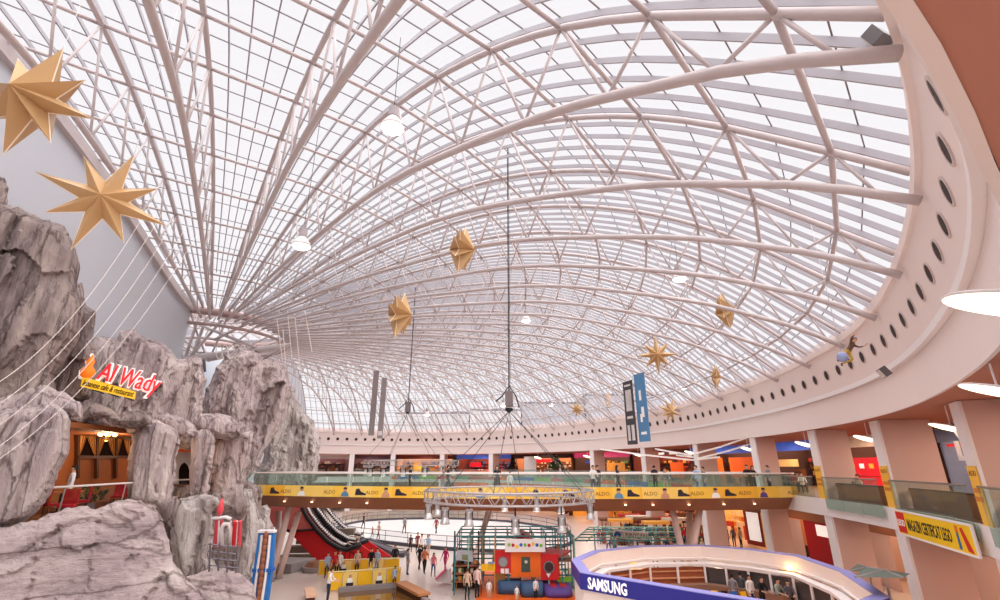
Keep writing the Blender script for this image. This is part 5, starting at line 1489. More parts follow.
kring(lambda p: [Z(kin(p, 0.06), KZ0), Z(kin(p, 0.06), KZ0 + 0.05), Z(kin(p, 0.6), KZ0 + 0.05), Z(kin(p, 0.6), KZ0)], 'soffit', WHITE, k)
kring(lambda p: [Z(kin(p, 0.12), 0), Z(kin(p, 0.12), KZ0), Z(kin(p, 0.2), KZ0), Z(kin(p, 0.2), 0)], 'base_wall', CREAM, k, [10, 0, 1, 2], False)
kring(lambda p: [Z(kin(p, 1.0), 0), Z(kin(p, 1.0), 1.0), Z(kin(p, 1.6), 1.0), Z(kin(p, 1.6), 0)], 'counter', mat('brown_counter', (150, 112, 92), 0.4), k, [3, 4, 5, 6], False)
MB(KC).prism([Z(kin(p, 0.5), 0.0) for p in KP], (0, 0, 0.06)).build('deck', mat('tan_wood_deck', (190, 128, 92), 0.45, var=0.12, scale=2), k)
for i in range(len(KP)):
    for f in (0.0, 0.5):
        p = kin(KP[i], 0.97).lerp(kin(KP[(i + 1) % len(KP)], 0.97), f)
        MB(KC).tube(Z(p, 0.05), Z(p, KZ0 - 0.3), 0.07, 8).build('post', WHITE, k)
for px, py in ((637.5, 558.5), (714.5, 557), (789, 569)):
    c = WZ(px, py, KZ0)
    MB(c).o = KC
    MB(KC).lathe([(0.03, 0.2), (0.1, 0.0), (0.09, -0.02)], c, 10).build('spotlight', LAMPY, k)
kring(lambda p: [Z(kin(p, 0.6), 0.06), Z(kin(p, 0.6), 1.75), Z(kin(p, 0.72), 1.75), Z(kin(p, 0.72), 0.06)], 'back_counter', WOOD, k, [2, 3, 4], False)
kring(lambda p: [Z(kin(p, 0.6), 0.06), Z(kin(p, 0.6), 1.75), Z(kin(p, 0.72), 1.75), Z(kin(p, 0.72), 0.06)], 'dark_display_wall', mat('dark_grey_display', (92, 84, 84), 0.4, var=0.3, scale=1.5), k, [4, 5, 6, 7], False)
for zz in (0.5, 0.85, 1.2, 1.55):
    kring(lambda p: [Z(kin(p, 0.72), zz), Z(kin(p, 0.72), zz + 0.06), Z(kin(p, 0.88), zz + 0.06), Z(kin(p, 0.88), zz)], 'shelf', mat('pale_wood', (222, 160, 118), 0.5, var=0.1, scale=3), k, [2, 3, 4], False)
# two curved inner terraces of red-brown display benches
for z_, off, mm in ((0.45, 3.0, WOOD), (0.75, 2.2, mat('pale_wood', (222, 160, 118), 0.5, var=0.1, scale=3))):
    kring(lambda p: [Z(kin(p, off), 0.06), Z(kin(p, off), z_), Z(kin(p, off + 0.6), z_), Z(kin(p, off + 0.6), 0.06)], 'display_bench', mm, k, [2, 3, 4, 5], False)
a, b = V((3.2 * 1.12, 21.7 * 1.12, KZ0)), V((6.8 * 1.12, 18.4 * 1.12, KZ0))
u = (b - a).normalized(); n = V((u.y, -u.x, 0))
if n.dot(KC - a) > 0: n = -n
lettering('SAMSUNG', 0.62, frame(a + u * 0.4 + V((0, 0, 0.1)), u, n), WHL, k, o=KC, depth=0.03, width=1.9, bold=0.012)
# lit yellow display column and stock inside
c = WZ(634.5, 583, 0.6); c.z = 0.06
t = thing('display_column', 'lit yellow display column inside the round kiosk', 'display', c)
MB(c).lathe([(0.28, 0), (0.28, 0.12)], c, 16).build('base', WHITE, t); MB(c).lathe([(0.22, 0.12), (0.22, 1.8)], c, 16).build('body', mat('lit_yellow_column', (250, 206, 80), 0.5, emit=0.5, var=0), t, True)
rnd = random.Random(3)
for i in range(9):
    f = i / 8; q = kin(KP[3], 2.6).lerp(kin(KP[5], 2.6), f)
    t = thing('display_stand', 'small phone display stand on the kiosk bench, %s from the yellow column' % ords[i], 'display stand', Z(q, 0.75), 'phone display stands in the kiosk')
    MB(Z(q, 0.75)).box(Z(q, 0.78), (0.5, 0.3, 0.06), rnd.uniform(-.3, .3)).build('base', WHITE, t)
    MB(Z(q, 0.75)).box(Z(q, 0.95), (0.34, 0.04, 0.28), rnd.uniform(-.3, .3)).build('screen', (DARK, BLUE, YELLOW)[i % 3], t)
# ------------------------------------------------------------------ soft-play frame
def PF(px, py, Y, z=None):
    p = WY(px, py, Y)
    return p if z is None else V((p.x, p.y, z))
Y0 = 33.0
pf = thing('soft_playground', 'big soft-play frame of teal pipes with red and orange front panels', 'play frame', WY(525, 585, Y0) * 1 - V((0, 0, WY(525, 585, Y0).z)))
po = pf.location.copy()
XL, XM, XR = WY(455, 560, Y0).x, WY(492, 560, Y0).x, WY(575, 560, Y0).x
def xg(a, b, k): return [a + (b - a) * i / k for i in range(k + 1)]
zt = WY(500, 533, Y0 + 1.5).z
pcs = [TEAL, mat('amber_pipe', (206, 150, 80), 0.5), mat('brown_pipe', (120, 70, 50), 0.5), mat('mint_pipe', (150, 190, 170), 0.5)]
for j, y in enumerate((Y0, Y0 + 1.7, Y0 + 3.4, Y0 + 5.1)):
    for i, x in enumerate(xg(XL, XR, 9)):
        if j == 0 and i in (4, 5, 6, 7): 
            MB(po).tube((x, y, 0), (x, y, 1.75), 0.045, 6).build('upright', pcs[(i + j) % 4], pf); continue
        MB(po).tube((x, y, 0), (x, y, zt), 0.045, 6).build('upright', pcs[(i * 3 + j) % 4], pf)
    for z in ((zt,) if j == 0 else (0.75, 1.7, 2.5, zt)):
        MB(po).tube((XL, y, z), (XR, y, z), 0.045, 6).build('crossbar', TEAL, pf)
for i, x in enumerate(xg(XL, XR, 9)):
    MB(po).tube((x, Y0, zt), (x, Y0 + 5.1, zt), 0.04, 6).build('roof_bar', TEAL, pf)
    if i % 3 == 0: MB(po).tube((x, Y0, 1.7), (x, Y0 + 5.1, 1.7), 0.04, 6).build('crossbar', pcs[3], pf)
MB(po).box(((XM + XR) / 2, Y0 + 3, 1.68), (XR - XM, 4.2, 0.08)).build('upper_deck', mat('brown_deck', (150, 104, 78), 0.6), pf)
MB(po).box(((XL + XR) / 2 + 0.6, Y0 + 2.4, 0.05), (XR - XL - 1.6, 8.0, 0.1)).build('orange_mat', ORANGE, pf)
def panel(px0, px1, py0, py1, m, name='panel', dy=-0.06, th=0.08):
    a, b = WY(px0, py1, Y0 + dy), WY(px1, py0, Y0 + dy)
    return MB(po).prism([a, V((b.x, a.y, a.z)), V((b.x, a.y, b.z)), V((a.x, a.y, b.z))], (0, th, 0)).build(name, m, pf)
def porth(px, py, r, m, sub, oval=1.0):
    c = WY(px, py, Y0 - 0.09)
    R_ = Matrix.Rotation(PI / 2, 3, 'X')
    MB(po).lathe([(r * 1.25, -0.0), (r * 1.25, 0.03), (r, 0.04)], c, 18, M=R_).build('porthole_ring', mat('grey_ring', (120, 118, 120), 0.5), sub)
    MB(po).lathe([(r, 0.035), (r, 0.045)], c, 18, M=R_).build('porthole', m, sub)
dkp = mat('dark_opening', (66, 40, 40), 0.5)
p1 = panel(495, 511, 550, 573, RED, 'red_panel'); porth(503, 562, 0.24, mat('grey_opening', (150, 150, 150), 0.4), p1)
p2 = panel(511, 541, 552, 577, ORANGE, 'orange_panel')
a, b = WY(521.5, 572, Y0 - 0.1), WY(530, 557, Y0 - 0.1)
MB(po).prism([a, V((b.x, a.y, a.z)), V((b.x, a.y, b.z)), V((a.x, a.y, b.z))], (0, 0.03, 0)).build('dark_window', mat('greenish_dark_pane', (72, 84, 74), 0.4), p2)
MB(po).ball(WY(526, 562, Y0 - 0.12), 0.1, 8).build('knob', mat('pale_lens', (214, 206, 196)), p2)
p3 = panel(541, 558, 554, 580, RED, 'red_panel'); porth(549, 567, 0.27, dkp, p3)
for px, py, m in ((507, 571, WHITE), (502.5, 571, WHITE)): 
    a = WY(px, py, Y0 - 0.1); MB(po).box(a, (0.22, 0.03, 0.26)).build('print', m, p1)
a = WY(548.5, 575.5, Y0 - 0.1); MB(po).prism([a + V((-0.14, 0, 0.1)), a + V((0.14, 0, 0.1)), a + V((0, 0, -0.12))], (0, 0.03, 0)).build('print', WHITE, p3)
wb_ = panel(505, 545, 539, 552, WHITE, 'white_sign_board', dy=-0.35, th=0.1)
rnd = random.Random(11)
for i in range(9):
    c = WY(509 + i * 4.0, 545 + rnd.uniform(-2, 2), Y0 - 0.36)
    MB(po).lathe([(0.1, -0.01), (0.1, 0.01)], c, 10, M=Matrix.Rotation(PI / 2, 3, 'X')).build('dot', (GREEN, RED, YELLOW, BLUE)[i % 4], wb_)
a = WY(521, 540, Y0 + 1.2)
MB(po).prism([WY(514, 540, Y0 + 1), WY(523, 533, Y0 + 1), WY(531, 540, Y0 + 1)], (0, 2.0, 0)).build('roof', mat('dark_red_roof', (150, 40, 36), 0.5), pf)
MB(po).prism([WY(524, 540, Y0 + 0.8), WY(524, 534, Y0 + 0.8), WY(533, 540, Y0 + 0.8)], (0, 2.4, 0)).build('roof', mat('brick_red_roof', (186, 70, 52), 0.5), pf)
panel(481, 495, 564, 571, YELLOW, 'yellow_panel'); panel(488, 494, 562, 570, mat('blue_grey_panel', (120, 150, 190)), 'blue_panel')
panel(557, 571, 577, 582, GREEN, 'green_pad', dy=0.3)
panel(496, 505, 572, 583, mat('amber_pipe', (206, 150, 80)), 'amber_panel', dy=0.4)
# red slope roofs at the right rear of the frame
MB(po).prism([WY(541, 553, Y0), WY(548, 548, Y0 + 2), WY(572, 550, Y0 + 2), WY(560, 556, Y0)], (0, 0, -0.08)).build('red_canopy', RED, pf)
# cushions
def cushion(px0, px1, py, Y, m, label, h=0.5, d=1.2, m2=None):
    a, b = WZ(px0, py, 0), WZ(px1, py, 0)
    c = (a + b) / 2; w_ = (b - a).length
    mb = MB(c)
    rows = []
    for i in range(9):
        f = i / 8; x = (f - 0.5) * w_; s_ = (1 - (2 * f - 1) ** 6) ** 0.5 * 0.25 + 0.75
        rows.append([c + V((x, y_ * d * s_, z_)) for y_, z_ in ((-0.5, 0.08), (-0.53, h * 0.55), (-0.42, h), (0.42, h), (0.53, h * 0.55), (0.5, 0.08))])
    mb.sweep(rows)
    t = thing('play_cushion', label, 'cushion', c)
    mb.build('body', m, t, True)
    if m2:
        for k_ in (0.25, 0.6):
            MB(c).box(c + V(((k_ - 0.4) * w_, 0, h + 0.005)), (w_ * 0.2, d * 0.8, 0.03)).build('stripe', m2, t)
    return t
cushion(498, 522, 594, 31, mat('slate_blue_cushion', (62, 90, 124), 0.5), 'slate-blue play cushion on the orange mat, leftmost of the three', 0.75)
cushion(521, 543, 597, 31, mat('slate_blue_cushion', (62, 90, 124), 0.5), 'slate-blue play cushion on the orange mat, in the middle', 0.8)
cushion(543, 570, 594, 31.5, PURPLE, 'purple and red striped play cushion next to the blue kiosk corner', 0.6, 2.8, RED)
# teal net roof platform right of the frame, with sign
Y1 = 37.5
nf = thing('net_canopy', 'flat canopy of teal bars right of the play frame, behind the kiosk', 'canopy', WY(610, 540, Y1))
no = nf.location.copy(); zc = WY(610, 534, Y1).z
xa, xb = WY(566, 534, Y1).x, WY(665, 534, Y1).x
for i in range(9): MB(no).tube((xa + (xb - xa) * i / 8, Y1 - 3.5, zc), (xa + (xb - xa) * i / 8 + 2.2, Y1 + 3.5, zc), 0.05, 6).build('bar', pcs[(0, 3, 0, 1)[i % 4]], nf)
for j in range(6): MB(no).tube((xa + j * 0.45, Y1 - 3.5 + 1.4 * j, zc + 0.05), (xb + j * 0.45, Y1 - 3.5 + 1.4 * j, zc + 0.05), 0.05, 6).build('bar', pcs[(0, 3)[j % 2]], nf)
for i in (0, 3, 6, 8):
    for y in (Y1 - 3.5, Y1 + 3.5): MB(no).tube((xa + (xb - xa) * i / 8, y, 0), (xa + (xb - xa) * i / 8, y, zc), 0.05, 6).build('upright', TEAL, nf)
MB(no).box(((xa + xb) / 2, Y1, 0.06), (xb - xa, 6, 0.12)).build('mat', mat('grey_green_mat', (120, 140, 128), 0.7), nf)
so_ = WY(617, 541, Y1 - 1)
t = thing('play_area_sign', 'white play area sign with dark letters on the teal canopy', 'sign', so_)
S_ = lambda x, y, dy=0.0: WY(x, y, Y1 - 1) + V((0, dy, 0))
MB(so_).prism([S_(614, 538), S_(649, 540.5), S_(648.5, 532.5), S_(620, 530), S_(613, 528.5)], (0, 0.12, 0)).build('board', WHITE, t)
d_ = (S_(649, 540.5) - S_(614, 538)).normalized()
lettering('FUNNYLAND', 0.5, frame(S_(620, 537.5, -0.01), d_, (0, -1, 0)), mat('grey_print', (110, 100, 104), 0.5, var=0), t, o=so_, depth=0.004, width=2.1)
MB(so_).lathe([(0.24, -0.01), (0.24, 0.01)], S_(617.5, 535, -0.02), 14, M=Matrix.Rotation(PI / 2, 3, 'X')).build('emblem', BLUE, t)
# two white bollard-like figures on the frame roof (pale lamp heads)
# dark stall left of the frame
Yk = 34.0
ko = WY(466, 590, Yk); ko.z = 0
t = thing('snack_stall', 'dark wooden stall with shelves and silver top board left of the play frame', 'stall', ko)
K = lambda x, y, dy=0.0: WY(x, y, Yk) + V((0, dy, 0))
for (x0, x1, y0, y1, dy, m, nm) in ((453, 478, 563, 590, 0.9, DWOOD, 'back_panel'),):
    MB(ko).prism([V((K(x0, y1).x, Yk + dy, 0)), V((K(x1, y1).x, Yk + dy, 0)), K(x1, y0, dy), K(x0, y0, dy)], (0, 0.08, 0)).build(nm, m, t)
for y in (566, 574, 582): MB(ko).box((K(465.5, y).x, Yk + 0.45, K(465.5, y).z), (1.75, 0.9, 0.06)).build('shelf', WOOD, t)
for x in (453.5, 478): MB(ko).tube((K(x, 580).x, Yk, 0), (K(x, 580).x, Yk, K(x, 531).z), 0.05, 6).build('post', DARK, t)
MB(ko).prism([K(455, 560), K(473, 562), K(472.5, 551), K(457, 550)], (0, 0.12, 0)).build('top_board', mat('silver_board', (196, 196, 204), 0.4), t)
MB(ko).prism([K(462, 559.5, -0.01), K(469, 560.5, -0.01), K(469, 555, -0.01), K(462, 554.5, -0.01)], (0, -0.01, 0)).build('print', mat('olive_print', (140, 150, 110)), t)
g = MB(ko); rnd = random.Random(8)
for y in (566, 574, 582):
    for i in range(7): g.box((K(456 + 3.2 * i, y).x, Yk + 0.4, K(456, y).z + 0.16), (0.18, 0.3, rnd.uniform(0.12, 0.3)), rnd.uniform(-.3, .3), rnd.randrange(8))
tag(g.build('goods', GOODS, t), kind='stuff')
# white slide-like ramp
wr = WZ(446, 585, 0)
t = thing('toy_slide', 'small white and pink toy slide left of the dark stall', 'toy slide', wr)
MB(wr).prism([WY(436, 581.5, wr.y), WY(451, 584, wr.y), WY(450, 570, wr.y), WY(446, 570, wr.y)], (0, 0.5, 0)).build('side', WHITE, t)
MB(wr).bar(WY(436, 579, wr.y - 0.1), WY(446, 569, wr.y - 0.1), 0.5, 0.1).build('chute', mat('pink_plastic', (226, 90, 130), 0.4), t)
# ------------------------------------------------------------------ green parasol-like canopies right of the kiosk
def awning(pts, Y, label):
    o = WY(*pts[0], Y)
    t = thing('canopy', label, 'canopy', o)
    ap = WY(*pts[-1], Y + 1.2)
    base = [WY(x, y, Y + (0 if i in (0, 1) else 2.6)) for i, (x, y) in enumerate(pts[:-1])]
    m = MB(o)
    for i in range(len(base)): m.add([base[i], base[(i + 1) % len(base)], ap], [(0, 1, 2)])
    m.build('cloth', mat('grey_green_cloth', (104, 118, 110), 0.7), t, fix=False)
    for q in base: MB(o).tube(q, ap, 0.03, 5).build('rib', mat('pale_grey_housing', (168, 158, 160)), t)
    MB(o).tube((ap.x, ap.y, 0), ap, 0.05, 8).build('pole', CHROME, t)
awning([(855, 577), (904, 578), (909, 574), (866, 567), (884, 570)], 20, 'grey-green canopy with pale ribs between the kiosk and the pillar, nearest')
awning([(848, 571), (880, 573), (886, 570), (858, 564), (868, 567)], 25, 'grey-green canopy with pale ribs just behind the nearest one')
# ------------------------------------------------------------------ people
SK = mat('skin', (214, 164, 134), 0.6, var=0.02); HAIRS = [mat('black_hair', (30, 24, 22), 0.6), mat('brown_hair', (84, 54, 36), 0.6), mat('blond_hair', (186, 148, 96), 0.6)]
SHOE = mat('dark_shoe', (44, 38, 38), 0.6)
def cm(n_, c): return mat('cloth_' + n_, c, 0.8, var=0.06, scale=6)
def body_mesh(pose):
    A = {}
    def j(n_, x, y, z, r, par=None): A[n_] = (V((x, y, z)), r, par)
    dz = -0.45 if pose == 'sit' else 0.0
    j('pelvis', 0, 0.0, 0.95 + dz, (0.15, 0.11))
    j('waist', 0, 0.0, 1.1 + dz, (0.135, 0.1), 'pelvis')
    j('chest', 0, 0.0 if pose != 'lean' else -0.06, 1.3 + dz, (0.165, 0.115), 'waist')
    j('collar', 0, 0.01 if pose != 'lean' else -0.08, 1.44 + dz, (0.11, 0.08), 'chest')
    hy = 0.0 if pose != 'lean' else -0.11
    j('neck', 0, hy, 1.52 + dz, (0.052, 0.055), 'collar')
    j('jaw', 0, hy - 0.02, 1.6 + dz, (0.07, 0.085), 'neck')
    j('brow', 0, hy - 0.01, 1.69 + dz, (0.078, 0.098), 'jaw')
    j('crown', 0, hy, 1.755 + dz, (0.055, 0.065), 'brow')
    j('nose', 0, hy - 0.115, 1.645 + dz, (0.014, 0.014), 'brow')
    for s_, S in ((-1, 'l'), (1, 'r')):
        j('ear' + S, s_ * 0.088, hy + 0.01, 1.655 + dz, (0.016, 0.022), 'brow')
        sy = 0.0 if pose != 'lean' else -0.07
        j('sho' + S, s_ * 0.185, sy, 1.41 + dz, (0.066, 0.066), 'collar')
        if pose == 'lean' or pose == 'sit': e, w_, h_ = (0.25, sy - 0.12, 1.16), (0.2, sy - 0.36, 1.12), (0.17, sy - 0.44, 1.11)
        elif pose == 'walk': e, w_, h_ = (0.24, s_ * 0.09, 1.14), (0.25, s_ * 0.12 - 0.12, 0.93), (0.25, s_ * 0.12 - 0.16, 0.86)
        elif pose == 'hang': e, w_, h_ = (0.42, -0.12, 1.5), (0.5, -0.26, 1.68), (0.5, -0.28, 1.76)
        else: e, w_, h_ = (0.235, 0.02, 1.14), (0.25, -0.06, 0.91), (0.25, -0.08, 0.84)
        j('elb' + S, s_ * e[0], e[1], e[2] + dz, (0.045, 0.045), 'sho' + S)
        j('wri' + S, s_ * w_[0], w_[1], w_[2] + dz, (0.03, 0.028), 'elb' + S)
        j('palm' + S, s_ * h_[0], h_[1], h_[2] + dz, (0.02, 0.038), 'wri' + S)
        d = (V((s_ * h_[0], h_[1], h_[2])) - V((s_ * w_[0], w_[1], w_[2]))).normalized()
        side = V((0, 1, 0)) if abs(d.z) > 0.7 else V((s_, 0, 0))
        pc = V((s_ * h_[0], h_[1], h_[2] + dz))
        for q in range(4):
            b0 = pc + side * (q - 1.5) * 0.019 + d * 0.03
            L = (0.058, 0.07, 0.066, 0.05)[q]
            cur = V((-s_ * 0.018, 0, 0)) if abs(d.z) > 0.7 else V((0, 0, -0.022))
            j('f%d%s' % (q, S), *b0, (0.009, 0.009), 'palm' + S)
            j('g%d%s' % (q, S), *(b0 + d * L * 0.6 + cur * 0.4), (0.0085, 0.0085), 'f%d%s' % (q, S))
            j('h%d%s' % (q, S), *(b0 + d * L + cur * 1.3), (0.008, 0.008), 'g%d%s' % (q, S))
        tb_ = pc - d * 0.02 - side * 0.045
        j('tb' + S, *tb_, (0.011, 0.011), 'palm' + S)
        j('tt' + S, *(tb_ + d * 0.045 - side * 0.012), (0.009, 0.009), 'tb' + S)
        st_ = s_ * 0.16 if pose == 'walk' else 0.0
        j('hip' + S, s_ * 0.095, 0.0, 0.88 + dz, (0.095, 0.1), 'pelvis')
        if pose == 'sit':
            j('kne' + S, s_ * 0.12, -0.42, 0.49, (0.062, 0.062), 'hip' + S); j('ank' + S, s_ * 0.12, -0.42, 0.09, (0.042, 0.042), 'kne' + S); j('toe' + S, s_ * 0.13, -0.58, 0.035, (0.042, 0.035), 'ank' + S)
        elif pose == 'hang':
            j('kne' + S, s_ * 0.16, -0.3 * (s_ > 0), 0.55, (0.062, 0.062), 'hip' + S); j('ank' + S, s_ * 0.2, 0.15, 0.25, (0.042, 0.042), 'kne' + S); j('toe' + S, s_ * 0.2, 0.05, 0.12, (0.042, 0.035), 'ank' + S)
        else:
            j('kne' + S, s_ * 0.1, -st_ * 0.6 - 0.02, 0.5, (0.062, 0.062), 'hip' + S)
            j('ank' + S, s_ * 0.1, -st_ * 1.1 + (0.05 if st_ < 0 else 0), 0.09 + (0.03 if st_ < 0 else 0), (0.042, 0.042), 'kne' + S)
            j('toe' + S, s_ * 0.12, -st_ * 1.1 - 0.14, 0.038, (0.042, 0.035), 'ank' + S)
    names = list(A); idx = {n_: i for i, n_ in enumerate(names)}
    me = bpy.data.meshes.new('body')
    me.from_pydata([tuple(A[n_][0]) for n_ in names], [(idx[n_], idx[A[n_][2]]) for n_ in names if A[n_][2]], [])
    ob = bpy.data.objects.new('body', me); COL.objects.link(ob)
    md = ob.modifiers.new('skin', 'SKIN'); md.use_smooth_shade = True
    for i, n_ in enumerate(names):
        v = me.skin_vertices[0].data[i]; v.radius = A[n_][1]; v.use_root = (n_ == 'pelvis')
    ss = ob.modifiers.new('sub', 'SUBSURF'); ss.levels = 1; ss.render_levels = 1
    dg = bpy.context.evaluated_depsgraph_get(); dg.update()
    out = bpy.data.meshes.new_from_object(ob.evaluated_get(dg))
    bpy.data.objects.remove(ob); bpy.data.meshes.remove(me)
    out.materials.clear()
    for m in (SK, WHITE, DARK, SHOE): out.materials.append(m)
    W_ = [A['wril'][0], A['wrir'][0]]
    for p in out.polygons:
        c = p.center
        near_arm = min((c - w_).length for w_ in W_)
        hand = near_arm < 0.1 or min((c - A['palm' + S][0]).length for S in 'lr') < 0.13
        feet = min((c - A['toe' + S][0]).length for S in 'lr') < 0.14 or min((c - A['ank' + S][0]).length for S in 'lr') < 0.06
        leg = c.z < 0.96 + dz and not near_arm < 0.2
        if pose == 'sit': leg = c.z < 0.5 or (c.y < -0.1 and c.z < 0.6)
        p.material_index = 0 if (c.z > 1.5 + dz and abs(c.x) < 0.14 and pose != 'x') or hand else (3 if feet else (2 if leg else 1))
        p.use_smooth = True
    return out, hy, dz
BODIES = {}
HAIRM = {}
def hair_mesh(long):
    mb = MB()
    zs = [(0.02, 0.128), (0.06, 0.118), (0.09, 0.085), (0.1, 0.04), (0.098, -0.01)]
    pr = [(r + 0.004, z) for r, z in zs]
    vs = []; n_ = 14
    pr = [(0.004, 0.132), (0.055, 0.122), (0.088, 0.092), (0.104, 0.045), (0.106, -0.02)] + ([(0.112, -0.1), (0.115, -0.19), (0.1, -0.22)] if long else [(0.1, -0.05)])
    fs = []
    for i, (r, z) in enumerate(pr):
        for k_ in range(n_):
            a = 2 * PI * k_ / n_
            front = math.sin(a) < -0.25
            zz = max(z, 0.04) if front else z
            vs.append(V((r * 0.88 * math.cos(a), r * 1.05 * math.sin(a) + 0.008, zz)))
    for i in range(len(pr) - 1):
        for k_ in range(n_): fs.append((i * n_ + k_, i * n_ + (k_ + 1) % n_, (i + 1) * n_ + (k_ + 1) % n_, (i + 1) * n_ + k_))
    mb.add(vs, fs)
    o = mb.build('hair', HAIRS[0], None, True, fix=False); me = o.data; bpy.data.objects.remove(o)
    return me
def person(loc, label, shirt, pants, pose='stand', rz=0.0, sc_=1.0, hair=0, long=False, group=None, cat='person', coat=None, bag=None):
    if pose not in BODIES: BODIES[pose] = body_mesh(pose)
    me, hy, dz = BODIES[pose]
    o = bpy.data.objects.new('person', me); COL.objects.link(o)
    o.location = loc; o.rotation_euler = (0, 0, rz); o.scale = (sc_,) * 3
    for i, m in ((1, shirt), (2, pants)):
        o.material_slots[i].link = 'OBJECT'; o.material_slots[i].material = m
    tag(o, label, cat, group)
    if long not in HAIRM: HAIRM[long] = hair_mesh(long)
    h = bpy.data.objects.new('hair', HAIRM[long]); COL.objects.link(h); h.parent = o; h.location = (0, hy, 1.655 + dz)
    h.material_slots[0].link = 'OBJECT'; h.material_slots[0].material = HAIRS[hair]
    if coat:
        c = MB(); c.lathe([(0.21, 0.55), (0.2, 0.8), (0.18, 1.0), (0.165, 1.12)], (0, 0, 0), 16)
        for i, v in enumerate(c.v): c.v[i] = V((v.x, v.y * 0.78, v.z))
        q = c.build('skirt', coat, o, True)
    if bag:
        MB().box((0.22, 0.1, 0.85), (0.1, 0.26, 0.3)).build('bag', bag, o)
    return o
BLK = cm('black', (36, 34, 38)); WHT = cm('white', (238, 232, 228)); GRY = cm('grey', (130, 128, 134)); JEAN = cm('jeans', (70, 92, 132)); NAVY = cm('navy', (42, 48, 74)); REDC = cm('red', (190, 40, 46)); PNK = cm('pink', (236, 130, 146)); MAG = cm('magenta', (204, 50, 120)); ORC = cm('orange', (236, 142, 96)); BEI = cm('beige', (210, 180, 154)); BRN = cm('brown', (110, 80, 64)); LBL_ = cm('pale_blue', (170, 190, 214)); CHK = cm('dusky_red', (150, 70, 74))
def on_bridge(px, dy):
    x = bx_at(px); y = yb(x) + dy
    # refine column for the set-back
    for _ in range(6):
        d = y * CT + (L2 + 0.9 - EYE) * ST
        x = (px - 500) / FPX * d; y = yb(x) + dy
    return V((x, y, L2 + 0.02))
P_ = on_bridge
person(P_(410, 3.9), 'person in dark clothes standing on the footbridge before the far small truss', BLK, BLK, 'stand', 2.0)
person(P_(443, 3.4), 'person in a dusky red top on the footbridge, left of a taller person in black', CHK, GRY, 'walk', 1.6, 0.92, 1)
person(P_(448, 3.7), 'tall person in black on the footbridge beside one in dusky red', BLK, NAVY, 'walk', 1.4)
person(P_(497, 1.0), 'person in a long dark robe at the footbridge rail near the middle', BLK, BLK, 'lean', 0.1, 1.0, 0, True, coat=BLK)
person(P_(510, 1.0), 'child in a white top and black trousers at the footbridge rail', WHT, BLK, 'stand', 0.2, 0.78)
person(P_(593, 0.9), 'person in a white shirt at the footbridge rail left of the hanging banners', WHT, NAVY, 'lean', 0.2)
person(P_(598, 1.8), 'person in dark clothes just behind the white shirt on the footbridge', BLK, BLK, 'stand', 0.5)
person(P_(618, 1.6), 'person in black with a pale bag on the footbridge below the hanging banners', BLK, BLK, 'walk', 1.2, 1.0, 0, True, bag=WHT)
person(P_(655, 4.0), 'person in dark clothes seen above the rail right of the hanging banners', BLK, BLK, 'stand', 2.4)
person(P_(665, 0.8), 'person in a grey top at the footbridge rail, above a portrait print', GRY, BEI, 'lean', 0.0, 0.9, 1)
person(P_(697, 1.5), 'person in a pale blue top and jeans on the footbridge by a white pillar', LBL_, JEAN, 'walk', -1.2)
person(P_(704, 2.4), 'person in grey and jeans walking behind the pale blue top', GRY, JEAN, 'walk', -1.4, 0.95)
person(P_(748, 0.9), 'person in black at the footbridge rail, left one of the close couple', BLK, BLK, 'lean', -0.2, 1.02)
person(P_(753, 0.9), 'person in black at the footbridge rail, right one of the close couple', BLK, BLK, 'lean', 0.1, 0.99, 0, True)
person(P_(769, 2.2), 'person in a grey shirt and dark trousers turned away on the footbridge', GRY, BLK, 'stand', -1.5)
def L2p(px, off, dz=0.9):
    s_ = s_at_px2(px, off)
    return rpt(s_, off, L2)
def s_at_px2(px, off):
    best = None; s_ = SG0 + 4
    while s_ < STOT - 1:
        q = rpt(s_, off, L2 + 1.2); d = q.y * CT + (q.z - EYE) * ST
        if d > 2 and q.y > 6:
            x = abs(500 + FPX * q.x / d - px)
            if best is None or x < best[0]: best = (x, s_)
        s_ += 0.1
    return best[1]
CHD = mat('dark_chair_fabric', (70, 60, 58), 0.7)
dn = [(792, 2.0, REDC), (797, 3.2, BEI), (786, 2.6, GRY), (801, 2.4, WHT), (822, 1.6, BRN), (836, 1.2, GRY), (846, 1.8, BLK), (854, 2.6, REDC), (857, 1.5, BEI), (909, 1.4, BLK), (918, 1.6, NAVY), (933, 2.0, BRN)]
dl = ['in red seated at the dining shop left of the third pillar', 'in beige seated deep in the dining shop', 'in grey seated at the left edge of the dining shop', 'in white seated beside the third pillar', 'in brown seated by the plant right of the third pillar', 'in grey seated behind the second balustrade', 'in black seated before the red counter', 'in red seated before the red counter', 'in beige seated left of the second nearest pillar', 'in black seated behind the nearest balustrade', 'in navy seated right of the one in black behind the nearest balustrade', 'in brown seated left of the curved bracket pillar']
for (px, off, c), l in zip(dn, dl):
    q = L2p(px, off)
    person(q, 'person ' + l, c, BLK, 'sit', random.uniform(-1.5, 1.5), 1.0, random.randrange(2))
    t = thing('dining_chair', 'dark chair of person ' + l.replace(' seated', '').replace(' in the one', '').replace('the one in ', ''), 'chair', q, 'dark dining chairs on the gallery')
    MB(q).box(q + V((0, 0.02, 0.4)), (0.42, 0.42, 0.05)).build('seat', CHD, t); MB(q).box(q + V((0, 0.24, 0.68)), (0.42, 0.05, 0.5)).build('backrest', CHD, t)
    for sx in (-1, 1):
        for sy in (-1, 1): MB(q).tube(q + V((sx * 0.18, sy * 0.18, 0)), q + V((sx * 0.18, sy * 0.18, 0.4)), 0.02, 5).build('leg', DARK, t)
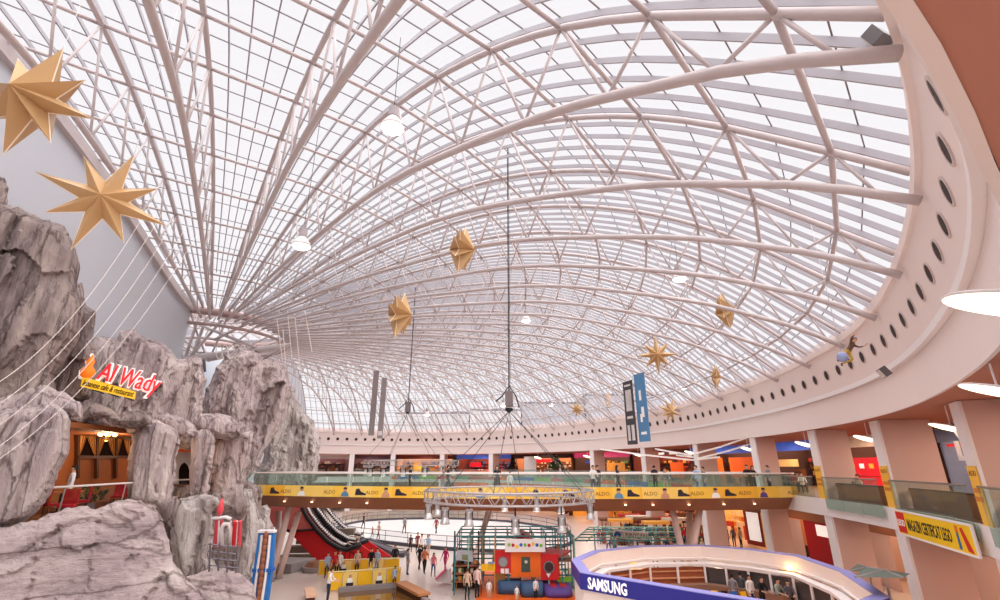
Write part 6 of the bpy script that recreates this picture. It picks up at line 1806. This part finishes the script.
for px, off, l in ((795, 1.6, 'dining table before the amber pictures'), (840, 1.0, 'dining table behind the second balustrade'), (858, 1.2, 'dining table before the red counter'), (914, 1.0, 'dining table behind the nearest balustrade')):
    cafe_table(tuple(L2p(px, off)), 'round ' + l)
bush('potted_palm', 'dark potted palm beside the third pillar on the gallery', L2p(824, 0.9), 1.9, 0.5, LEAF, 140, seed=20)
bush('gallery_tree', 'big dark decorated tree on the gallery, right of the white pylon', L2p(556, 1.6), 3.3, 1.9, LEAF, 420, 'tree', False, 0.26, True, (mat('pale_bauble', (236, 216, 196), 0.4), 60), seed=21)
bush('gallery_tree', 'round black-leaved tree on the gallery behind the hoist cables', L2p(513, 2.0), 3.0, 1.3, mat('black_leaf', (46, 30, 34), 0.6, var=0.2), 260, 'tree', False, 0.24, True, seed=22)
q = L2p(530, 1.4)
t = thing('white_pylon', 'plain white square pylon on the far gallery between two trees', 'pylon', q)
MB(q).box(q + V((0, 0, 1.65)), (1.9, 1.2, 3.1)).build('shaft', WHITE, t); MB(q).box(q + V((0, 0, 0.06)), (2.1, 1.4, 0.12)).build('base', WHITE, t)
for px, off, c, l in ((560, 0.7, WHT, 'in white before the big decorated tree'), (568, 0.8, GRY, 'in grey before the big decorated tree'), (425, 1.0, BEI, 'in beige on the far gallery left of the far pillars')):
    person(L2p(px, off), 'person ' + l, c, BLK, 'walk', 1.3)
# lower floor people
def G0(px, py): return WZ(px, py, 0)
gp = [((363, 529), 'lone skater in dark clothes far left on the ice rink', BLK, BLK, 'walk', 1.5, 1.0), ((378, 540), 'skater in beige near the rail of the ice rink', BEI, BRN, 'walk', -1.0, 1.0), ((372, 537.5), 'small skater in red leaning forward on the ice rink', REDC, BLK, 'walk', 1.2, 0.6), ((404, 534), 'skater in grey at the middle of the ice rink', GRY, BLK, 'walk', 0.7, 1.0), ((436, 534), 'skater in dark red at the right of the ice rink', CHK, BLK, 'walk', -0.6, 1.0),
      ((355, 553), 'person in beige behind the red escalator tip by the rail', BEI, BRN, 'stand', 0.4, 1.0), ((410, 552), 'person in dark plum crouched at the rink rail, left of a group', cm('plum', (84, 50, 66)), BLK, 'walk', 0.3, 0.8), ((417, 553), 'person in dusky red in the group at the rink rail', CHK, BLK, 'stand', 0.6, 0.95), ((421, 558), 'tall person in white and black in the group at the rink rail', WHT, BLK, 'walk', 0.2, 1.05), ((428, 556), 'person in pale grey in the group at the rink rail', LBL_, BEI, 'stand', -0.4, 0.95),
      ((407, 575), 'person in grey standing alone right of the yellow barriers', GRY, GRY, 'stand', 1.4, 0.95), ((424, 574), 'person in an orange top and black trousers seen from behind', ORC, BLK, 'walk', 2.9, 1.0), ((419, 570), 'person in black partly hidden by the orange top', BLK, BLK, 'walk', 2.6, 0.95), ((433, 577), 'child in a pink top walking left of the magenta coat', PNK, JEAN, 'walk', 0.4, 0.86), ((445, 572), 'person in a long magenta coat by the toy slide', MAG, MAG, 'walk', -0.6, 0.95),
      ((327, 603), 'person in a white shirt at the left end of the yellow barriers', WHT, NAVY, 'lean', 1.6, 1.0), ((394, 571), 'person in black behind the right end of the yellow barriers', BLK, BLK, 'stand', 0.2, 1.0), ((394, 588), 'child in pale blue before the right end of the yellow barriers', LBL_, BLK, 'stand', 0.4, 0.7), ((370, 574), 'person in black between the two rows of barriers', BLK, BLK, 'stand', 0.2, 0.95), ((376, 574), 'person in pale blue between the two rows of barriers', LBL_, GRY, 'stand', -0.3, 0.95), ((356, 575.5), 'person in beige with dark trousers between the barrier rows, near the middle', BEI, BLK, 'stand', 0.5, 0.95), ((333, 578), 'person in red between the barrier rows, at the left', REDC, BLK, 'stand', 0.2, 0.95), ((326, 578), 'person in pale blue between the barrier rows, leftmost', LBL_, NAVY, 'stand', 0.1, 0.9), ((338, 577.5), 'person in white between the barrier rows, second from the red top', WHT, BLK, 'stand', -0.1, 0.95), ((346, 564), 'person in dark clothes behind the rear barrier row', BLK, BLK, 'stand', 0.4, 0.95),
      ((467, 601), 'person in beige and black seen from behind, before the dark stall', BEI, BLK, 'stand', 2.9, 0.95), ((477, 599), 'person in pale pink and black before the dark stall', cm('pale_pink', (240, 206, 196)), BLK, 'stand', 2.6, 1.0), ((489, 600), 'child in white on the orange mat of the play frame', WHT, BEI, 'stand', 0.3, 0.6),
      ((536, 600), 'child in white behind the slate-blue cushions', WHT, BLK, 'stand', 0.4, 0.65), ((517, 603), 'child in white on the orange mat in front of the cushions', WHT, BEI, 'stand', 0.3, 0.5)]
for (xy, l, sh, pt, po_, rz, sc_) in gp:
    person(G0(*xy), l, sh, pt, po_, rz, sc_, hash(l) % 2 if False else (len(l) % 2), 'child' in l)
kpz = [((733, 606), 'person in a grey jacket with a dark rucksack inside the kiosk', GRY, BEI, 'stand', 2.6), ((741, 604), 'person in dark grey behind the grey jacket inside the kiosk', cm('dark_grey', (84, 84, 90)), BLK, 'stand', 2.2), ((750, 604), 'person in a white shirt and dark trousers inside the kiosk', WHT, NAVY, 'stand', 0.3), ((761, 603), 'person in black behind the counter, right of the white shirt', BLK, BLK, 'lean', 0.2), ((777, 606), 'person in grey-green at the right of the kiosk', cm('grey_green', (150, 160, 150)), BLK, 'lean', 0.4), ((789, 609), 'person in dark clothes with pale collar at the right end of the kiosk', cm('slate', (96, 92, 100)), BLK, 'lean', -0.4)]
for (xy, l, sh, pt, po_, rz) in kpz:
    yk = {733: 29.6, 741: 30.2, 750: 29.4, 761: 29.0, 777: 28.6, 789: 28.2}[xy[0]]
    q = V(((xy[0] - 500) / FPX * (yk * CT + (1.2 - EYE) * ST), yk, 0.06))
    person(q, l, sh, pt, po_, rz, 0.97, 0, False)
lp = [(716, 545, REDC, 'in red outside the yellow glowing shop'), (729, 546, BLK, 'in black outside the yellow glowing shop'), (735, 547, GRY, 'in grey before the yellow glowing shop'), (742, 548, BEI, 'in olive right of the yellow glowing shop'), (665, 540, REDC, 'in red near the white pillar behind the kiosk'), (672, 541, BLK, 'in black near the white pillar behind the kiosk'), (655, 541, BEI, 'in beige before the golden lit shop'), (708, 541, CHK, 'in dusky red beside the right strut')]
for px, py, c, l in lp:
    person(G0(px, py), 'person ' + l, c, BLK, 'stand', random.uniform(-2, 2), 1.0, px % 2)
person(V((-16.7, 19.9, L2)), 'person in a white shirt inside the lit restaurant', WHT, BLK, 'stand', -0.8)
# figure hung before the ring
hp_ = W(849, 350, 15.2)
Rq = Matrix.Rotation(0.6, 3, 'Z') @ Matrix.Rotation(0.5, 3, 'Y') @ Matrix.Rotation(0.4, 3, 'X')
o = person(hp_ - Rq @ V((0, 0, 0.62)), 'hanging figure in a brown top and yellow trousers before the white ring', BRN, cm('mustard', (196, 158, 70)), 'hang', 0.6, 0.62, 0)
o.rotation_euler = Rq.to_euler()
o = W(842.5, 357, 14.9)
t = thing('figure_ball', 'blue and white ball held at the hanging figure', 'ball', o)
MB(o).ball(o, 0.16, 14).build('ball', mat('blue_white_ball', (150, 160, 200), 0.4, var=0.5, scale=3), t, True)
MB(o).tube(o + V((0, 0, 0.2)), V((o.x, o.y, roof_z(o.x, o.y))), 0.01, 5).build('wire', CHROME, t)

for px, py in ((637, 562), (714, 562), (789, 574)): plight('kiosk_light', WZ(px, py, 1.9) + V((0, -0.5, 0)), 20, (1.0, 0.72, 0.5), 0.2)

# shoppers beyond the net canopy and the struts
rnd = random.Random(21)
top = [('red', REDC), ('black', BLK), ('white', WHT), ('grey', GRY), ('beige', BEI), ('navy', NAVY), ('dusky red', CHK), ('pale blue', LBL_)]
for i in range(22):
    px = 600 + 5.2 * i + rnd.uniform(-2, 2); nm, c = top[i % 8]
    y = rnd.uniform(42, 58); 
    d = y * CT + (0.9 - EYE) * ST
    person(V(((px - 500) / FPX * d, y, 0)), 'person in a %s top among the shoppers beyond the kiosk, %s from the left' % (nm, ords[i]), c, rnd.choice((BLK, NAVY, JEAN)), rnd.choice(('stand', 'walk')), rnd.uniform(-3, 3), rnd.uniform(0.9, 1.02), i % 3, i % 2 == 0, 'shoppers beyond the kiosk')
for i in range(12):
    px = 612 + 9 * i; y = rnd.uniform(50, 60)
    d = y * CT + (0.9 - EYE) * ST; q = V(((px - 500) / FPX * d, y, 0))
    t = thing('display_cart', 'low %s sales cart on the far lower floor, %s from the left' % (('red', 'brown', 'amber', 'dark')[i % 4], ords[i]), 'sales cart', q, 'sales carts on the far lower floor')
    MB(q).box(q + V((0, 0, 0.55)), (2.2, 1.0, 0.9), rnd.uniform(-.4, .4)).build('body', GOODS[(0, 2, 4, 3)[i % 4]], t)
    MB(q).box(q + V((0, 0, 2.2)), (2.4, 1.2, 0.25), rnd.uniform(-.1, .1)).build('canopy', GOODS[(2, 4, 0, 1)[i % 4]], t)
    for sx in (-1, 1): MB(q).tube(q + V((sx * 0.95, 0, 0)), q + V((sx * 0.95, 0, 2.1)), 0.04, 6).build('post', DARK, t)
    g = MB(q)
    for k_ in range(6): g.box(q + V((-0.8 + 0.32 * k_, 0, 1.15)), (0.24, 0.4, rnd.uniform(0.2, 0.5)), 0, rnd.randrange(8))
    tag(g.build('goods', GOODS, t), kind='stuff')

# ------------------------------------------------------------------ light
w = bpy.data.worlds.new('overcast_sky')
sc.world = w
w.use_nodes = True
bg = w.node_tree.nodes['Background']
bg.inputs[0].default_value = (0.965, 0.95, 0.965, 1)
bg.inputs[1].default_value = 0.615
sun = bpy.data.lights.new('overcast_sun', 'SUN')
sun.energy = 3.9
sun.angle = 2.2
sun.color = (1.0, 0.97, 0.95)
so = bpy.data.objects.new('overcast_sun', sun)
COL.objects.link(so)
so.rotation_euler = (math.radians(12), math.radians(15), 0)
